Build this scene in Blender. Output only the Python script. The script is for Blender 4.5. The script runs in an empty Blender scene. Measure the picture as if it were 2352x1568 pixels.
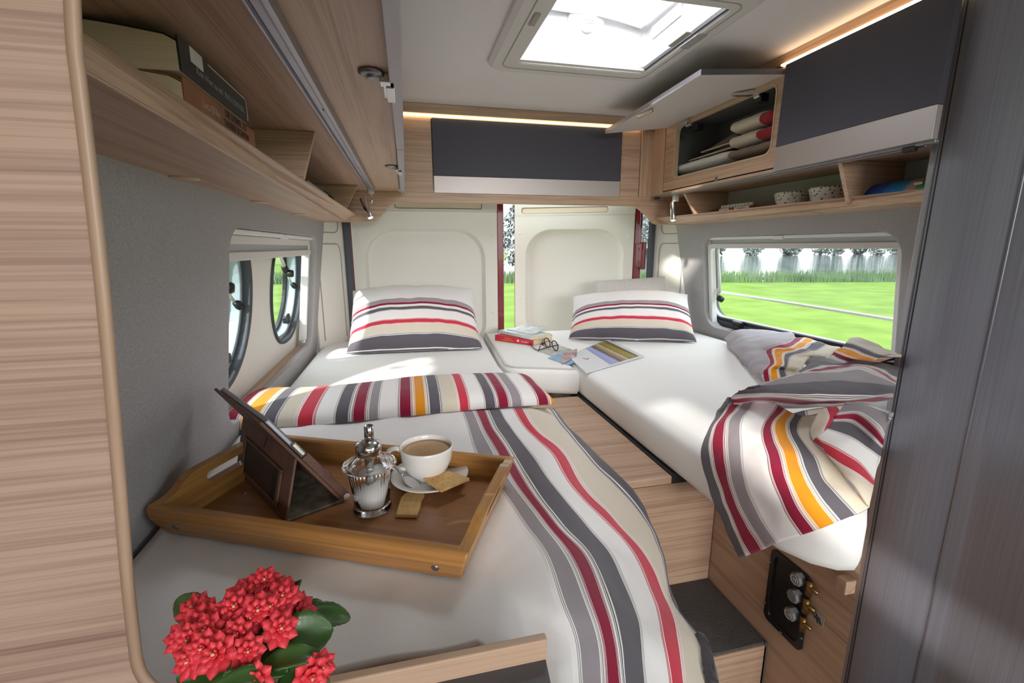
import bpy, bmesh, math, random
from mathutils import Vector, Matrix, noise as mn
random.seed(7)
sc = bpy.context.scene
COL = sc.collection
# ------------------------------------------------------------------ camera
CAM = Vector((0.0, 0.0, 1.315))
YAW, PITCH, ROLL, FPX = math.radians(13.14), math.radians(11.75), math.radians(-0.2), 1045.0
_cy, _sy, _cp, _sp = math.cos(YAW), math.sin(YAW), math.cos(PITCH), math.sin(PITCH)
_f = Vector((_sy*_cp, _cy*_cp, -_sp)); _r0 = Vector((_cy, -_sy, 0)); _u0 = _r0.cross(_f)
_r = _r0*math.cos(ROLL) + _u0*math.sin(ROLL); _u = -_r0*math.sin(ROLL) + _u0*math.cos(ROLL)
cam = bpy.data.objects.new('camera', bpy.data.cameras.new('camera')); COL.objects.link(cam)
cam.data.sensor_width = 36.0; cam.data.lens = 36.0*FPX/2352.0; cam.data.clip_start = 0.02; cam.data.clip_end = 800
cam.matrix_world = Matrix(((_r.x, _u.x, -_f.x, CAM.x), (_r.y, _u.y, -_f.y, CAM.y), (_r.z, _u.z, -_f.z, CAM.z), (0, 0, 0, 1)))
sc.camera = cam
# ------------------------------------------------------------------ world, sun, daylight, exposure
w = bpy.data.worlds.new('sky'); sc.world = w; w.use_nodes = True
nt = w.node_tree; bg = nt.nodes['Background']
tc = nt.nodes.new('ShaderNodeTexCoord'); sx = nt.nodes.new('ShaderNodeSeparateXYZ'); rp = nt.nodes.new('ShaderNodeValToRGB')
nt.links.new(tc.outputs['Generated'], sx.inputs[0]); nt.links.new(sx.outputs['Z'], rp.inputs[0]); nt.links.new(rp.outputs[0], bg.inputs['Color'])
rp.color_ramp.elements[0].position = 0.0; rp.color_ramp.elements[0].color = (0.93, 0.95, 0.97, 1)
rp.color_ramp.elements[1].position = 0.5; rp.color_ramp.elements[1].color = (1.5, 1.65, 1.8, 1)
bg.inputs['Strength'].default_value = 2.2
def light(name, kind, loc, target, energy, color=(1, 1, 1), size=1.0, size_y=None, angle=None):
    d = bpy.data.lights.new(name, kind); d.energy = energy; d.color = color
    if kind == 'AREA':
        d.size = size
        if size_y: d.shape = 'RECTANGLE'; d.size_y = size_y
    elif kind == 'SUN': d.angle = angle or 0.01
    else: d.shadow_soft_size = size
    o = bpy.data.objects.new(name, d); COL.objects.link(o); o.location = loc
    o.rotation_euler = (Vector(target)-Vector(loc)).to_track_quat('-Z', 'Y').to_euler()
    return o
light('sun', 'SUN', (-4, -2, 4), (-4+.33, -2+.33, 4-.285), 6.5, (1.0, 0.95, 0.88), angle=0.05)
light('rooflight_daylight', 'AREA', (0.58, 1.26, 2.068), (0.58, 1.26, 0), 3.6, (0.98, 0.98, 1.0), 0.36, 0.36)
# added fill lamp standing in for windscreen daylight; daylight from the open sliding door
light('windscreen_fill', 'AREA', (0.5, -7.0, 2.25), (0.5, 2, 1.15), 245, (1.0, 0.975, 0.97), 3.0, 1.2)
light('sliding_door_daylight', 'AREA', (1.75, -0.95, 1.15), (0.0, -0.1, 1.0), 5, (0.80, 0.93, 1.0), 1.1, 1.5)
sc.view_settings.view_transform = 'Standard'; sc.view_settings.look = 'None'
sc.view_settings.exposure = 0.15; sc.view_settings.gamma = 1.0; sc.view_settings.use_curve_mapping = False

# ------------------------------------------------------------------ measuring helper: a photo pixel turned into a point on a plane
def ray(u, v):
    return _r*((u-1176.0)/FPX) - _u*((v-784.0)/FPX) + _f
def at(u, v, x=None, y=None, z=None):
    d = ray(u, v)
    t = (x-CAM.x)/d.x if x is not None else (y-CAM.y)/d.y if y is not None else (z-CAM.z)/d.z
    return CAM + d*t
def onp(u, v, n, k):
    d = ray(u, v); n = Vector(n); return CAM + d*((k-n.dot(CAM))/n.dot(d))
# ------------------------------------------------------------------ mesh builder
ORG = {}
def rrect(cx, cy, w, h, r, n=6):
    pts = []
    r = max(r, 1e-4)
    for (sx_, sy_, a0) in ((1, 1, 0), (-1, 1, 90), (-1, -1, 180), (1, -1, 270)):
        for i in range(n+1):
            a = math.radians(a0+90.0*i/n)
            pts.append((cx+sx_*(w/2-r)+r*math.cos(a), cy+sy_*(h/2-r)+r*math.sin(a)))
    return pts
def ax3(axis, a, b, c):      # (a,b) in-plane, c along axis
    return Vector((c, a, b)) if axis == 'x' else Vector((a, c, b)) if axis == 'y' else Vector((a, b, c))
class MB:
    def __init__(s): s.v = []; s.f = []; s.uv = {}; s.mi = []; s.cur = 0
    def add(s, vs, fs, uvs=None):
        o = len(s.v); s.v += [Vector(p) for p in vs]
        for f in fs: s.f.append([i+o for i in f]); s.mi.append(s.cur)
        if uvs:
            for i, q in enumerate(uvs): s.uv[o+i] = q
        return s
    def box(s, x0, x1, y0, y1, z0, z1):
        return s.add([(x0, y0, z0), (x1, y0, z0), (x1, y1, z0), (x0, y1, z0), (x0, y0, z1), (x1, y0, z1), (x1, y1, z1), (x0, y1, z1)],
              [(0, 3, 2, 1), (4, 5, 6, 7), (0, 1, 5, 4), (1, 2, 6, 5), (2, 3, 7, 6), (3, 0, 4, 7)])
    def hexa(s, p):  # 8 points: 4 bottom loop, 4 top loop
        return s.add(p, [(0, 3, 2, 1), (4, 5, 6, 7), (0, 1, 5, 4), (1, 2, 6, 5), (2, 3, 7, 6), (3, 0, 4, 7)])
    def prism(s, poly, axis, a, b):
        n = len(poly)
        vs = [ax3(axis, p[0], p[1], a) for p in poly]+[ax3(axis, p[0], p[1], b) for p in poly]
        return s.add(vs, [list(range(n))[::-1], list(range(n, 2*n))]+[(i, (i+1) % n, n+(i+1) % n, n+i) for i in range(n)])
    def loft(s, loops, cap=True, closed=True):
        n = len(loops[0]); vs = [p for l in loops for p in l]; fs = []
        for k in range(len(loops)-1):
            for i in range(n if closed else n-1):
                j = (i+1) % n; fs.append((k*n+i, k*n+j, (k+1)*n+j, (k+1)*n+i))
        if cap: fs += [list(range(n))[::-1], list(range((len(loops)-1)*n, len(loops)*n))]
        return s.add(vs, fs)
    def ring(s, outer, inner, axis, a, b):
        n = len(outer)
        L = [[ax3(axis, p[0], p[1], a) for p in outer], [ax3(axis, p[0], p[1], b) for p in outer],
             [ax3(axis, p[0], p[1], b) for p in inner], [ax3(axis, p[0], p[1], a) for p in inner]]
        return s.loft(L+[L[0]], cap=False)
    def tube(s, pts, r, n=8, closed=False, cap=True):
        pts = [Vector(p) for p in pts]; m = len(pts); rs = r if isinstance(r, (list, tuple)) else [r]*m
        loops = []; prev = None
        for i, p in enumerate(pts):
            if closed: d = pts[(i+1) % m]-pts[i-1]
            else: d = pts[min(i+1, m-1)]-pts[max(i-1, 0)]
            d.normalize()
            if prev is None:
                prev = d.orthogonal().normalized()
            prev = (prev-d*prev.dot(d))
            if prev.length < 1e-6: prev = d.orthogonal()
            prev.normalize(); q = d.cross(prev)
            loops.append([p+(prev*math.cos(2*math.pi*k/n)+q*math.sin(2*math.pi*k/n))*rs[i] for k in range(n)])
        if closed: loops.append(loops[0]); cap = False
        return s.loft(loops, cap=cap)
    def lathe(s, prof, c, n=24, axis=(0, 0, 1), cap=True):
        a = Vector(axis).normalized(); e = a.orthogonal().normalized(); g = a.cross(e); c = Vector(c)
        return s.loft([[c+a*z+(e*math.cos(2*math.pi*k/n)+g*math.sin(2*math.pi*k/n))*max(r, 1e-5) for k in range(n)] for r, z in prof], cap=cap)
    def grid(s, rows, us=None):
        n = len(rows[0]); m = len(rows)
        vs = [p for r in rows for p in r]
        fs = [(j*n+i, j*n+i+1, (j+1)*n+i+1, (j+1)*n+i) for j in range(m-1) for i in range(n-1)]
        return s.add(vs, fs, [q for r in us for q in r] if us else None)
    def xf(s, M):
        s.v = [M @ p for p in s.v]; return s
    def build(s, name, mats, parent=None, smooth=False, bevel=0, bseg=2, subsurf=0, solid=0, sharp=None, org=None):
        me = bpy.data.meshes.new(name)
        if parent is not None: o0 = ORG[parent.name]
        elif org is not None: o0 = Vector(org)
        else:
            xs = [p.x for p in s.v]; ys = [p.y for p in s.v]; zs = [p.z for p in s.v]
            o0 = Vector(((min(xs)+max(xs))/2, (min(ys)+max(ys))/2, min(zs)))
        me.from_pydata([p-o0 for p in s.v], [], s.f); me.update()
        if s.uv:
            l = me.uv_layers.new(name='UVMap')
            for lp in me.loops:
                q = s.uv.get(lp.vertex_index, (0, 0)); l.data[lp.index].uv = q
        ms = mats if isinstance(mats, (list, tuple)) else [mats]
        for m in ms: me.materials.append(m)
        for p, k in zip(me.polygons, s.mi): p.material_index = k; p.use_smooth = smooth
        bm = bmesh.new(); bm.from_mesh(me); bmesh.ops.recalc_face_normals(bm, faces=bm.faces); bm.to_mesh(me); bm.free()
        o = bpy.data.objects.new(name, me); COL.objects.link(o); ORG[o.name] = o0
        if parent is not None: o.parent = parent
        else: o.location = o0
        if solid: m = o.modifiers.new('solid', 'SOLIDIFY'); m.thickness = solid; m.offset = -1
        if bevel: m = o.modifiers.new('bevel', 'BEVEL'); m.width = bevel; m.segments = bseg; m.limit_method = 'ANGLE'; m.angle_limit = math.radians(40)
        if subsurf: m = o.modifiers.new('sub', 'SUBSURF'); m.levels = subsurf; m.render_levels = subsurf
        if smooth and not subsurf and sharp is not None: 
            for e in me.edges: pass
        return o
def tag(o, label=None, cat=None, group=None, kind=None):
    if label: o['label'] = label
    if cat: o['category'] = cat
    if group: o['group'] = group
    if kind: o['kind'] = kind
    return o
def struct(o): o['kind'] = 'structure'; return o
def thing(name, label, cat, loc, group=None, kind=None):
    o = bpy.data.objects.new(name, None); COL.objects.link(o); o.location = loc; o.empty_display_size = .05
    ORG[o.name] = Vector(loc); return tag(o, label, cat, group, kind)
def copy_tree(o, M=None, parent=None):
    c = o.copy(); COL.objects.link(c); ORG[c.name] = ORG[o.name].copy()
    if parent is not None: c.parent = parent
    if M is not None: c.matrix_world = M
    for ch in list(o.children): copy_tree(ch, None, c)
    return c
def cr(ps, n):   # Catmull-Rom through list of vectors/tuples -> n points
    ps = [Vector(p) for p in ps]; m = len(ps); out = []
    for k in range(n):
        t = k*(m-1)/(n-1); i = min(int(t), m-2); f = t-i
        p0 = ps[i-1] if i > 0 else ps[0]*2-ps[1]; p1 = ps[i]; p2 = ps[i+1]; p3 = ps[i+2] if i+2 < m else ps[m-1]*2-ps[m-2]
        out.append(0.5*((2*p1)+(p2-p0)*f+(2*p0-5*p1+4*p2-p3)*f*f+(3*p1-p0-3*p2+p3)*f**3))
    return out
def ssurf(ctrl, us, nr, nc):   # control rows of vectors + u of every column -> smooth dense grid with u
    cols = len(ctrl[0])
    dense = [cr([ctrl[r][c] for r in range(len(ctrl))], nr) for c in range(cols)]
    rows = [cr([dense[c][j] for c in range(cols)], nc) for j in range(nr)]
    uu = []
    for k in range(nc):
        t = k*(cols-1)/(nc-1); i = min(int(t), cols-2); uu.append(us[i]+(us[i+1]-us[i])*(t-i))
    return rows, uu
# ------------------------------------------------------------------ materials
def lin(c):
    if isinstance(c, str): c = tuple(int(c[i:i+2], 16) for i in (1, 3, 5))
    return tuple(((x/255)/12.92 if x/255 <= .04045 else ((x/255+.055)/1.055)**2.4) for x in c)+(1.0,)
def base(name):
    m = bpy.data.materials.new(name); m.use_nodes = True
    return m, m.node_tree, m.node_tree.nodes['Principled BSDF']
def mat(name, c, rough=.5, metal=0.0, spec=.5, var=0.0, vscale=6.0, stretch=(1, 1, 1), bump=0.0, bscale=80.0, coat=0.0, c2=None, trans=0.0, sheen=0.0, emit=None, estr=1.0):
    m, t, b = base(name); N, L = t.nodes, t.links
    b.inputs['Base Color'].default_value = lin(c); b.inputs['Roughness'].default_value = rough; b.inputs['Metallic'].default_value = metal
    b.inputs['Specular IOR Level'].default_value = spec; b.inputs['Coat Weight'].default_value = coat
    b.inputs['Transmission Weight'].default_value = trans; b.inputs['Sheen Weight'].default_value = sheen
    if emit: b.inputs['Emission Color'].default_value = lin(emit); b.inputs['Emission Strength'].default_value = estr
    if var or c2 or bump:
        tc = N.new('ShaderNodeTexCoord'); mp = N.new('ShaderNodeMapping'); mp.inputs['Scale'].default_value = stretch
        L.new(tc.outputs['Object'], mp.inputs[0])
    if var or c2:
        n = N.new('ShaderNodeTexNoise'); n.inputs['Scale'].default_value = vscale; n.inputs['Detail'].default_value = 6; L.new(mp.outputs[0], n.inputs['Vector'])
        r = N.new('ShaderNodeValToRGB'); L.new(n.outputs[0], r.inputs[0]); L.new(r.outputs[0], b.inputs['Base Color'])
        a = lin(c); bcol = lin(c2) if c2 else tuple(min(1, x*(1+var)) for x in a[:3])+(1,)
        r.color_ramp.elements[0].position = .3; r.color_ramp.elements[1].position = .7
        r.color_ramp.elements[0].color = a if c2 else tuple(x*(1-var) for x in a[:3])+(1,); r.color_ramp.elements[1].color = bcol
    if bump:
        n2 = N.new('ShaderNodeTexNoise'); n2.inputs['Scale'].default_value = bscale; n2.inputs['Detail'].default_value = 3; L.new(mp.outputs[0], n2.inputs['Vector'])
        bp = N.new('ShaderNodeBump'); bp.inputs['Strength'].default_value = bump; bp.inputs['Distance'].default_value = .004
        L.new(n2.outputs[0], bp.inputs['Height']); L.new(bp.outputs[0], b.inputs['Normal'])
    return m
def wood(name, light_c, dark_c, axis, rough=.42, fine=1.0, coat=0.0):
    m, t, b = base(name); N, L = t.nodes, t.links
    tc = N.new('ShaderNodeTexCoord'); mp = N.new('ShaderNodeMapping'); L.new(tc.outputs['Object'], mp.inputs[0])
    s = [34.0*fine]*3; s['xyz'.index(axis)] = 1.1; mp.inputs['Scale'].default_value = s
    mp2 = N.new('ShaderNodeMapping'); L.new(tc.outputs['Object'], mp2.inputs[0])
    s2 = [210.0*fine]*3; s2['xyz'.index(axis)] = 5.0; mp2.inputs['Scale'].default_value = s2
    n = N.new('ShaderNodeTexNoise'); n.inputs['Scale'].default_value = 1.0; n.inputs['Detail'].default_value = 4; n.inputs['Distortion'].default_value = .6; L.new(mp.outputs[0], n.inputs['Vector'])
    n2 = N.new('ShaderNodeTexNoise'); n2.inputs['Scale'].default_value = 1.0; n2.inputs['Detail'].default_value = 2; L.new(mp2.outputs[0], n2.inputs['Vector'])
    mx = N.new('ShaderNodeMix'); mx.data_type = 'FLOAT'; mx.inputs[0].default_value = .45; L.new(n.outputs[0], mx.inputs[2]); L.new(n2.outputs[0], mx.inputs[3])
    r = N.new('ShaderNodeValToRGB'); L.new(mx.outputs[0], r.inputs[0]); L.new(r.outputs[0], b.inputs['Base Color'])
    r.color_ramp.elements[0].position = .30; r.color_ramp.elements[0].color = lin(dark_c); r.color_ramp.elements[1].position = .56; r.color_ramp.elements[1].color = lin(light_c)
    bp = N.new('ShaderNodeBump'); bp.inputs['Strength'].default_value = .12; bp.inputs['Distance'].default_value = .002; L.new(mx.outputs[0], bp.inputs['Height']); L.new(bp.outputs[0], b.inputs['Normal'])
    b.inputs['Roughness'].default_value = rough; b.inputs['Coat Weight'].default_value = coat
    return m
def glass(name, tint=(1, 1, 1), refl=.08):
    m = bpy.data.materials.new(name); m.use_nodes = True; t = m.node_tree; N, L = t.nodes, t.links
    N.remove(N['Principled BSDF']); o = N['Material Output']
    a = N.new('ShaderNodeBsdfTransparent'); a.inputs[0].default_value = tint+(1,); g = N.new('ShaderNodeBsdfGlossy'); g.inputs['Roughness'].default_value = .02
    x = N.new('ShaderNodeMixShader'); x.inputs[0].default_value = refl; L.new(a.outputs[0], x.inputs[1]); L.new(g.outputs[0], x.inputs[2]); L.new(x.outputs[0], o.inputs[0])
    return m
PAL = dict(slate='#615c63', maroon='#8d1c3a', mauve='#9a9196', white='#efebea', orange='#e3931f', cream='#d9cdbb', red='#cc3a4c', paper='#f2efec', pink='#dc8f98', grey='#a39ba0', silver='#c9c4c6')
def stripes(name, seq, rough=.85):
    """cloth whose UV x runs across the bands: band k of seq fills [k,k+1] with fine lines at both ends"""
    stops = []
    for k, c in enumerate(seq):
        if c in ('white', 'cream', 'grey', 'paper', 'silver'):
            stops.append((k, c))
        else:
            for p, cc in ((0, 'paper'), (.03, c), (.06, 'paper'), (.085, c), (.115, 'paper'), (.155, c), (.85, 'paper'), (.885, c), (.915, 'paper'), (.94, c), (.97, 'paper')): stops.append((k+p, cc))
    stops.append((len(seq), 'white'))
    m, t, b = base(name); N, L = t.nodes, t.links
    uv = N.new('ShaderNodeTexCoord'); s = N.new('ShaderNodeSeparateXYZ'); L.new(uv.outputs['UV'], s.inputs[0])
    out = None; i = 0
    while i < len(stops):
        ch = stops[i:i+30]; a = ch[0][0]; e = max(ch[-1][0]+.01, a+.5)
        mr = N.new('ShaderNodeMapRange'); mr.inputs[1].default_value = a; mr.inputs[2].default_value = e; L.new(s.outputs[0], mr.inputs[0])
        r = N.new('ShaderNodeValToRGB'); r.color_ramp.interpolation = 'CONSTANT'; L.new(mr.outputs[0], r.inputs[0])
        els = r.color_ramp.elements
        while len(els) > 1: els.remove(els[-1])
        els[0].position = 0; els[0].color = lin(PAL[ch[0][1]])
        for p, c in ch[1:]:
            q = els.new((p-a)/(e-a)); q.color = lin(PAL[c])
        if out is None: out = r.outputs[0]
        else:
            g = N.new('ShaderNodeMath'); g.operation = 'GREATER_THAN'; g.inputs[1].default_value = a-1e-5; L.new(s.outputs[0], g.inputs[0])
            x = N.new('ShaderNodeMix'); x.data_type = 'RGBA'; L.new(g.outputs[0], x.inputs[0]); L.new(out, x.inputs[6]); L.new(r.outputs[0], x.inputs[7]); out = x.outputs[2]
        i += 30
    L.new(out, b.inputs['Base Color']); b.inputs['Roughness'].default_value = rough; b.inputs['Sheen Weight'].default_value = .15; b.inputs['Specular IOR Level'].default_value = .2
    tc = N.new('ShaderNodeTexNoise'); tc.inputs['Scale'].default_value = 28; tc.inputs['Detail'].default_value = 3; L.new(uv.outputs['Object'], tc.inputs['Vector'])
    bp = N.new('ShaderNodeBump'); bp.inputs['Strength'].default_value = .28; bp.inputs['Distance'].default_value = .006; L.new(tc.outputs[0], bp.inputs['Height']); L.new(bp.outputs[0], b.inputs['Normal'])
    return m
OAK_L, OAK_D = '#c4a48b', '#98785f'
M = dict(
  oak_x=wood('oak_grain_x', OAK_L, OAK_D, 'x', fine=1.5), oak_y=wood('oak_grain_y', OAK_L, OAK_D, 'y', fine=1.5), oak_z=wood('oak_grain_z', OAK_L, OAK_D, 'z', fine=1.5),
  oak_edge=mat('oak_edging', '#c6aa8e', .45), fabric=mat('grey_wall_fabric', '#aeabac', .95, var=.13, vscale=300, bump=.2, bscale=500, spec=.1),
  ceil=mat('ceiling_lining', '#e8e3e2', .9, var=.02, vscale=300, spec=.2), cream=mat('door_lining', '#e9e5dd', .62, spec=.3), creamd=mat('door_lining_groove', '#a8a297', .7),
  dark=mat('dark_grey_door', '#4e4d57', .6, spec=.3), silver=mat('brushed_aluminium', '#bcb4b2', .46, .85), silverd=mat('aluminium_profile', '#a5a4ac', .38, .9),
  chrome=mat('chrome', '#d8d8da', .12, 1.0), steel=mat('dull_steel', '#8f9096', .35, 1.0), white=mat('white_plastic', '#e9e7e4', .45), offwhite=mat('offwhite_plastic', '#d9d5d2', .5),
  black=mat('black_plastic', '#18181b', .4), rubber=mat('grey_rubber', '#4a4d55', .6), red=mat('red_car_paint', '#7e1226', .25, coat=.6), sheet=mat('white_sheet', '#f2f0ed', .9, bump=.45, bscale=9, spec=.15, sheen=.1),
  sheetpipe=mat('sheet_piping', '#d3cec6', .9), slategrey=mat('grey_table_laminate', '#57555a', .5, var=.08, vscale=60), greypanel=mat('grey_compartment_lining', '#b4b7b4', .7), darkin=mat('dark_compartment', '#7c7c7c', .8),
  washroom=mat('brushed_grey_laminate', '#8d8d98', .36, .4, var=.12, vscale=3, stretch=(160, 160, 1.2)), groove=mat('groove', '#2b2b30', .5), warm=mat('warm_led', '#ffe2b8', .5, emit='#ffdcae', estr=5.5),
  bulb=mat('lamp_lens', '#fff0d8', .3, emit='#fff0d6', estr=40), carpet=mat('dark_step_mat', '#54504f', .95, var=.2, vscale=160, bump=.4, bscale=300), bracket=mat('bed_bracket', '#3b3b40', .5, .3),
  glass=glass('window_acrylic', (.97, .99, .98), .05), darkstep=mat('step', '#3d3a3b', .8),
)
# ------------------------------------------------------------------ SETTING
WL = lambda z: -0.40 + (z-.88)*.122
WR = lambda z: 1.475 - (z-.88)*.130
def rrect_m(y0, y1, z0, z1, r, n=8): return rrect((y0+y1)/2, (z0+z1)/2, y1-y0, z1-z0, r, n)
b = MB().box(-.52, 1.6, -2.6, 2.3, -.04, 0); struct(b.build('floor', mat('floor_vinyl', '#6b625b', .5, var=.1)))
# ceiling with the roof-hatch hole
b = MB().ring([(p[0], p[1]) for p in rrect(.55, -.12, 2.0, 4.6, 1e-4, 4)], rrect(.58, 1.30, .43, .42, .03, 4), 'z', 1.89, 1.915)
struct(b.build('ceiling', M['ceil']))
# padded wall panels
def wallpanel(name, W, outer, opening, th):
    b = MB().ring(rrect_m(*outer, 1e-4), rrect_m(*opening), 'x', 0, th)
    b.v = [Vector((p.x+W(p.z), p.y, p.z)) for p in b.v]
    return struct(b.build(name, M['fabric'], bevel=.006))
wallpanel('wall_left', WL, (.345, 2.20, .55, 1.46), (1.065, 2.04, .918, 1.357, .06), -.026)
wallpanel('wall_right', WR, (.30, 2.215, .55, 1.46), (1.065, 1.99, .925, 1.357, .075), .055)
# van body sides outside the padding
OL, OR = -.062, .075
PORT = [(1.175, 1.182), (1.84, 1.182)]
b = MB()
pr = [rrect(PORT[0][0], PORT[0][1], .46, .43, .205, 8), rrect(PORT[1][0], PORT[1][1], .46, .43, .205, 8)]
b.ring(rrect_m(.85, 1.52, .8, 1.46, 1e-4), pr[0], 'x', OL, OL-.012); b.ring(rrect_m(1.52, 2.30, .8, 1.46, 1e-4), pr[1], 'x', OL, OL-.012)
b.v = [Vector((p.x+WL(p.z), p.y, p.z)) for p in b.v]
struct(b.build('wall_outer_left', M['cream']))
WIN = (1.03, 2.10, .93, 1.40, .10)
b = MB().ring(rrect_m(.8, 2.3, .8, 1.46, 1e-4), rrect_m(*WIN), 'x', OR, OR+.012)
b.v = [Vector((p.x+WR(p.z), p.y, p.z)) for p in b.v]
struct(b.build('wall_outer_right', M['cream']))
# body shell behind the furniture, so daylight only enters through the openings
b = MB().box(-.56, -.54, -.6, 2.33, 0, .9); b.box(-.50, -.36, .2, 2.33, 1.44, 1.92); b.box(-.56, -.5, .2, .95, .7, 1.5)
b.box(-.56, -.54, -2.6, .2, 0, 1.92)
struct(b.build('wall_shell_left', M['creamd']))
b = MB().box(1.56, 1.58, -.3, 2.33, 0, .9); b.box(1.44, 1.56, .2, 2.33, 1.44, 1.92); b.box(1.54, 1.58, .3, .9, .7, 1.5)
struct(b.build('wall_shell_right', M['creamd']))
b = MB().box(-.56, 1.58, -2.64, -2.6, 0, 1.0); b.box(1.56, 1.58, -2.6, -1.5, 0, 1.92); b.box(1.56, 1.58, -1.5, -.3, 0, .85); struct(b.build('wall_front', M['creamd']))  # unseen; front walls and door infill added to cut green bounce from the grass
b = MB().box(-.5, 1.56, 2.14, 2.36, 1.56, 1.93); b.box(-.5, 1.56, 2.28, 2.34, 0, .60)
struct(b.build('wall_rear', M['cream']))
# window sills (wood) behind the padding
b = MB().box(-.458, -.425, .95, 2.1, .890, .908); struct(b.build('trim_sill_left', M['oak_y'], bevel=.002))
b = MB().box(1.478, 1.545, .95, 2.05, .895, .910); struct(b.build('trim_sill_right', M['oak_y'], bevel=.002))
# rear corner posts: lining + rubber seal
def post(name, a, c, zt, groove):
    # a,c: inner ends of the lining in plan
    d = Vector((c[0]-a[0], c[1]-a[1], 0)); n = Vector((-d.y, d.x, 0)).normalized()*.02
    if n.y < 0: n = -n
    bb = MB().hexa([Vector((a[0], a[1], .6)), Vector((c[0], c[1], .6)), Vector((c[0], c[1], .6))+n, Vector((a[0], a[1], .6))+n,
                    Vector((a[0]*1, a[1], zt)), Vector((c[0], c[1], zt)), Vector((c[0], c[1], zt))+n, Vector((a[0], a[1], zt))+n])
    o = struct(bb.build(name, M['cream'], bevel=.004))
    e = d.normalized(); A = Vector((a[0], a[1], 0)); nn = -n.normalized()*.0015
    def P(s, z): return A+e*s*d.length+Vector((0, 0, z))+nn
    bb = MB()
    pts = [P(.16, .9), P(.16, 1.28)]+[P(.16+.1*(1-math.cos(t)), 1.28+.05*math.sin(t)) for t in (.4, .8, 1.2, 1.57)]+[P(.72, 1.33)]+[P(.72+.1*math.sin(t), 1.28+.05*math.cos(t)) for t in (.4, .8, 1.2, 1.57)]+[P(.82, .9)]
    bb.tube(pts, .0022, 6)
    pts = [P(.18, 1.43)]+[P(.18+.12*(1-math.cos(t)), 1.41-.03*math.sin(t)) for t in (.4, .9, 1.57)]+[P(.68, 1.38)]+[P(.68+.12*math.sin(t), 1.38+.03*(1-math.cos(t))) for t in (.5, 1, 1.57)]+[P(.8, 1.43)]
    bb.tube(pts, .0022, 6)
    bb.build('panel_bead', M['creamd'], parent=o, smooth=True)
    return o
post('trim_post_left', (-.385, 2.14), (-.262, 2.295), 1.47, 0)
post('trim_post_right', (1.452, 2.15), (1.332, 2.295), 1.47, 0)
b = MB().box(-.268, -.236, 2.275, 2.305, .6, 1.47); struct(b.build('trim_seal_left', M['rubber'], bevel=.008))
b = MB().box(1.298, 1.330, 2.275, 2.305, .6, 1.47); struct(b.build('trim_seal_right', M['rubber'], bevel=.008))
# rear doors: pressed lining with a rounded recess and a handle slot near the top
def reardoor(name, x0, x1, rec, slot, hingeside, ang, hinge):
    root = bpy.data.objects.new(name, None); COL.objects.link(root); root.location = hinge; ORG[root.name] = Vector(hinge); struct(root)
    yb = 2.315
    R0 = rrect(*rec, n=10); R1 = rrect(rec[0], rec[1], rec[2]-.03, rec[3]-.03, rec[4]-.014, n=10); R2 = rrect(rec[0], rec[1], rec[2]-.055, rec[3]-.055, rec[4]-.025, n=10)
    cx, cz = (x0+x1)/2, 1.06; zb, zt = .58, 1.56
    bb = MB()
    # face between slot bottom and door edge: ring around the recess, recess wall, recess floor
    o0 = rrect(cx, (zb+slot[2]-.012)/2, x1-x0, slot[2]-.012-zb, .004, n=10)
    L = [[Vector((p[0], yb+.03, p[1])) for p in o0], [Vector((p[0], yb, p[1])) for p in o0], [Vector((p[0], yb, p[1])) for p in R0],
         [Vector((p[0], yb+.027, p[1])) for p in R1], [Vector((p[0], yb+.029, p[1])) for p in R2]]
    bb.loft(L, cap=True)
    bb.ring(rrect(cx, (slot[2]-.012+zt)/2, x1-x0, zt-slot[2]+.012, .004, 4), rrect((slot[0]+slot[1])/2, (slot[2]+slot[3])/2, slot[1]-slot[0], slot[3]-slot[2], .012, 4), 'y', yb, yb+.03)
    lin_ = bb.build('door_lining', M['cream'], parent=root, smooth=False, bevel=.006, bseg=3)
    MB().box(slot[0]-.01, slot[1]+.01, yb+.004, yb+.028, slot[2]-.01, slot[3]+.01).build('handle_recess', mat('handle_recess_'+name, '#efdcc6', .6), parent=root)  # beige fill paints in the oak reflected by the slot
    bb = MB().tube([Vector((p[0], yb+.003, p[1])) for p in rrect((slot[0]+slot[1])/2, (slot[2]+slot[3])/2, slot[1]-slot[0], slot[3]-slot[2], .012, 5)], .0016, 5, closed=True)
    bb.build('slot_rim', M['groove'], parent=root)
    for (cx_, cz_) in ((x1-.028, 1.37), (x1-.026, .98), (x0+.03, 1.39), (x0+.03, 1.02)):
        MB().lathe([(.0001, -.004), (.004, -.003), (.005, 0), (.005, .003)], (cx_, yb, cz_), 10, (0, 1, 0)).build('lining_clip', M['white'], parent=root, smooth=True)
    # painted steel of the door, seen as its edges
    bb = MB().box(x0-.012, x1+.014, yb+.046, yb+.085, zb, zt+.02)
    skin = bb.build('door_skin', M['red'], parent=root, bevel=.004)
    root.rotation_euler = (0, 0, ang)
    return root, yb
dl, yb = reardoor('door_1', -.234, .466, (.110, 1.09, .585, .63, .15), (-.03, .39, 1.498, 1.53), -1, 0, (-.25, 2.35, .58))
MB().box(.466, .500, yb+.004, yb+.05, .58, 1.56).build('door_edge', M['red'], parent=dl, bevel=.004)
dr, yb = reardoor('door_2', .580, 1.246, (.918, 1.09, .55, .64, .15), (.62, 1.10, 1.498, 1.53), 1, -math.radians(24), (1.30, 2.35, .58))
bb = MB().box(1.248, 1.275, yb+.002, yb+.06, .58, 1.55); bb.box(1.262, 1.290, yb+.035, yb+.075, .6, 1.5)
bb.build('hinge_edge', M['red'], parent=dr, bevel=.003)
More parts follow.
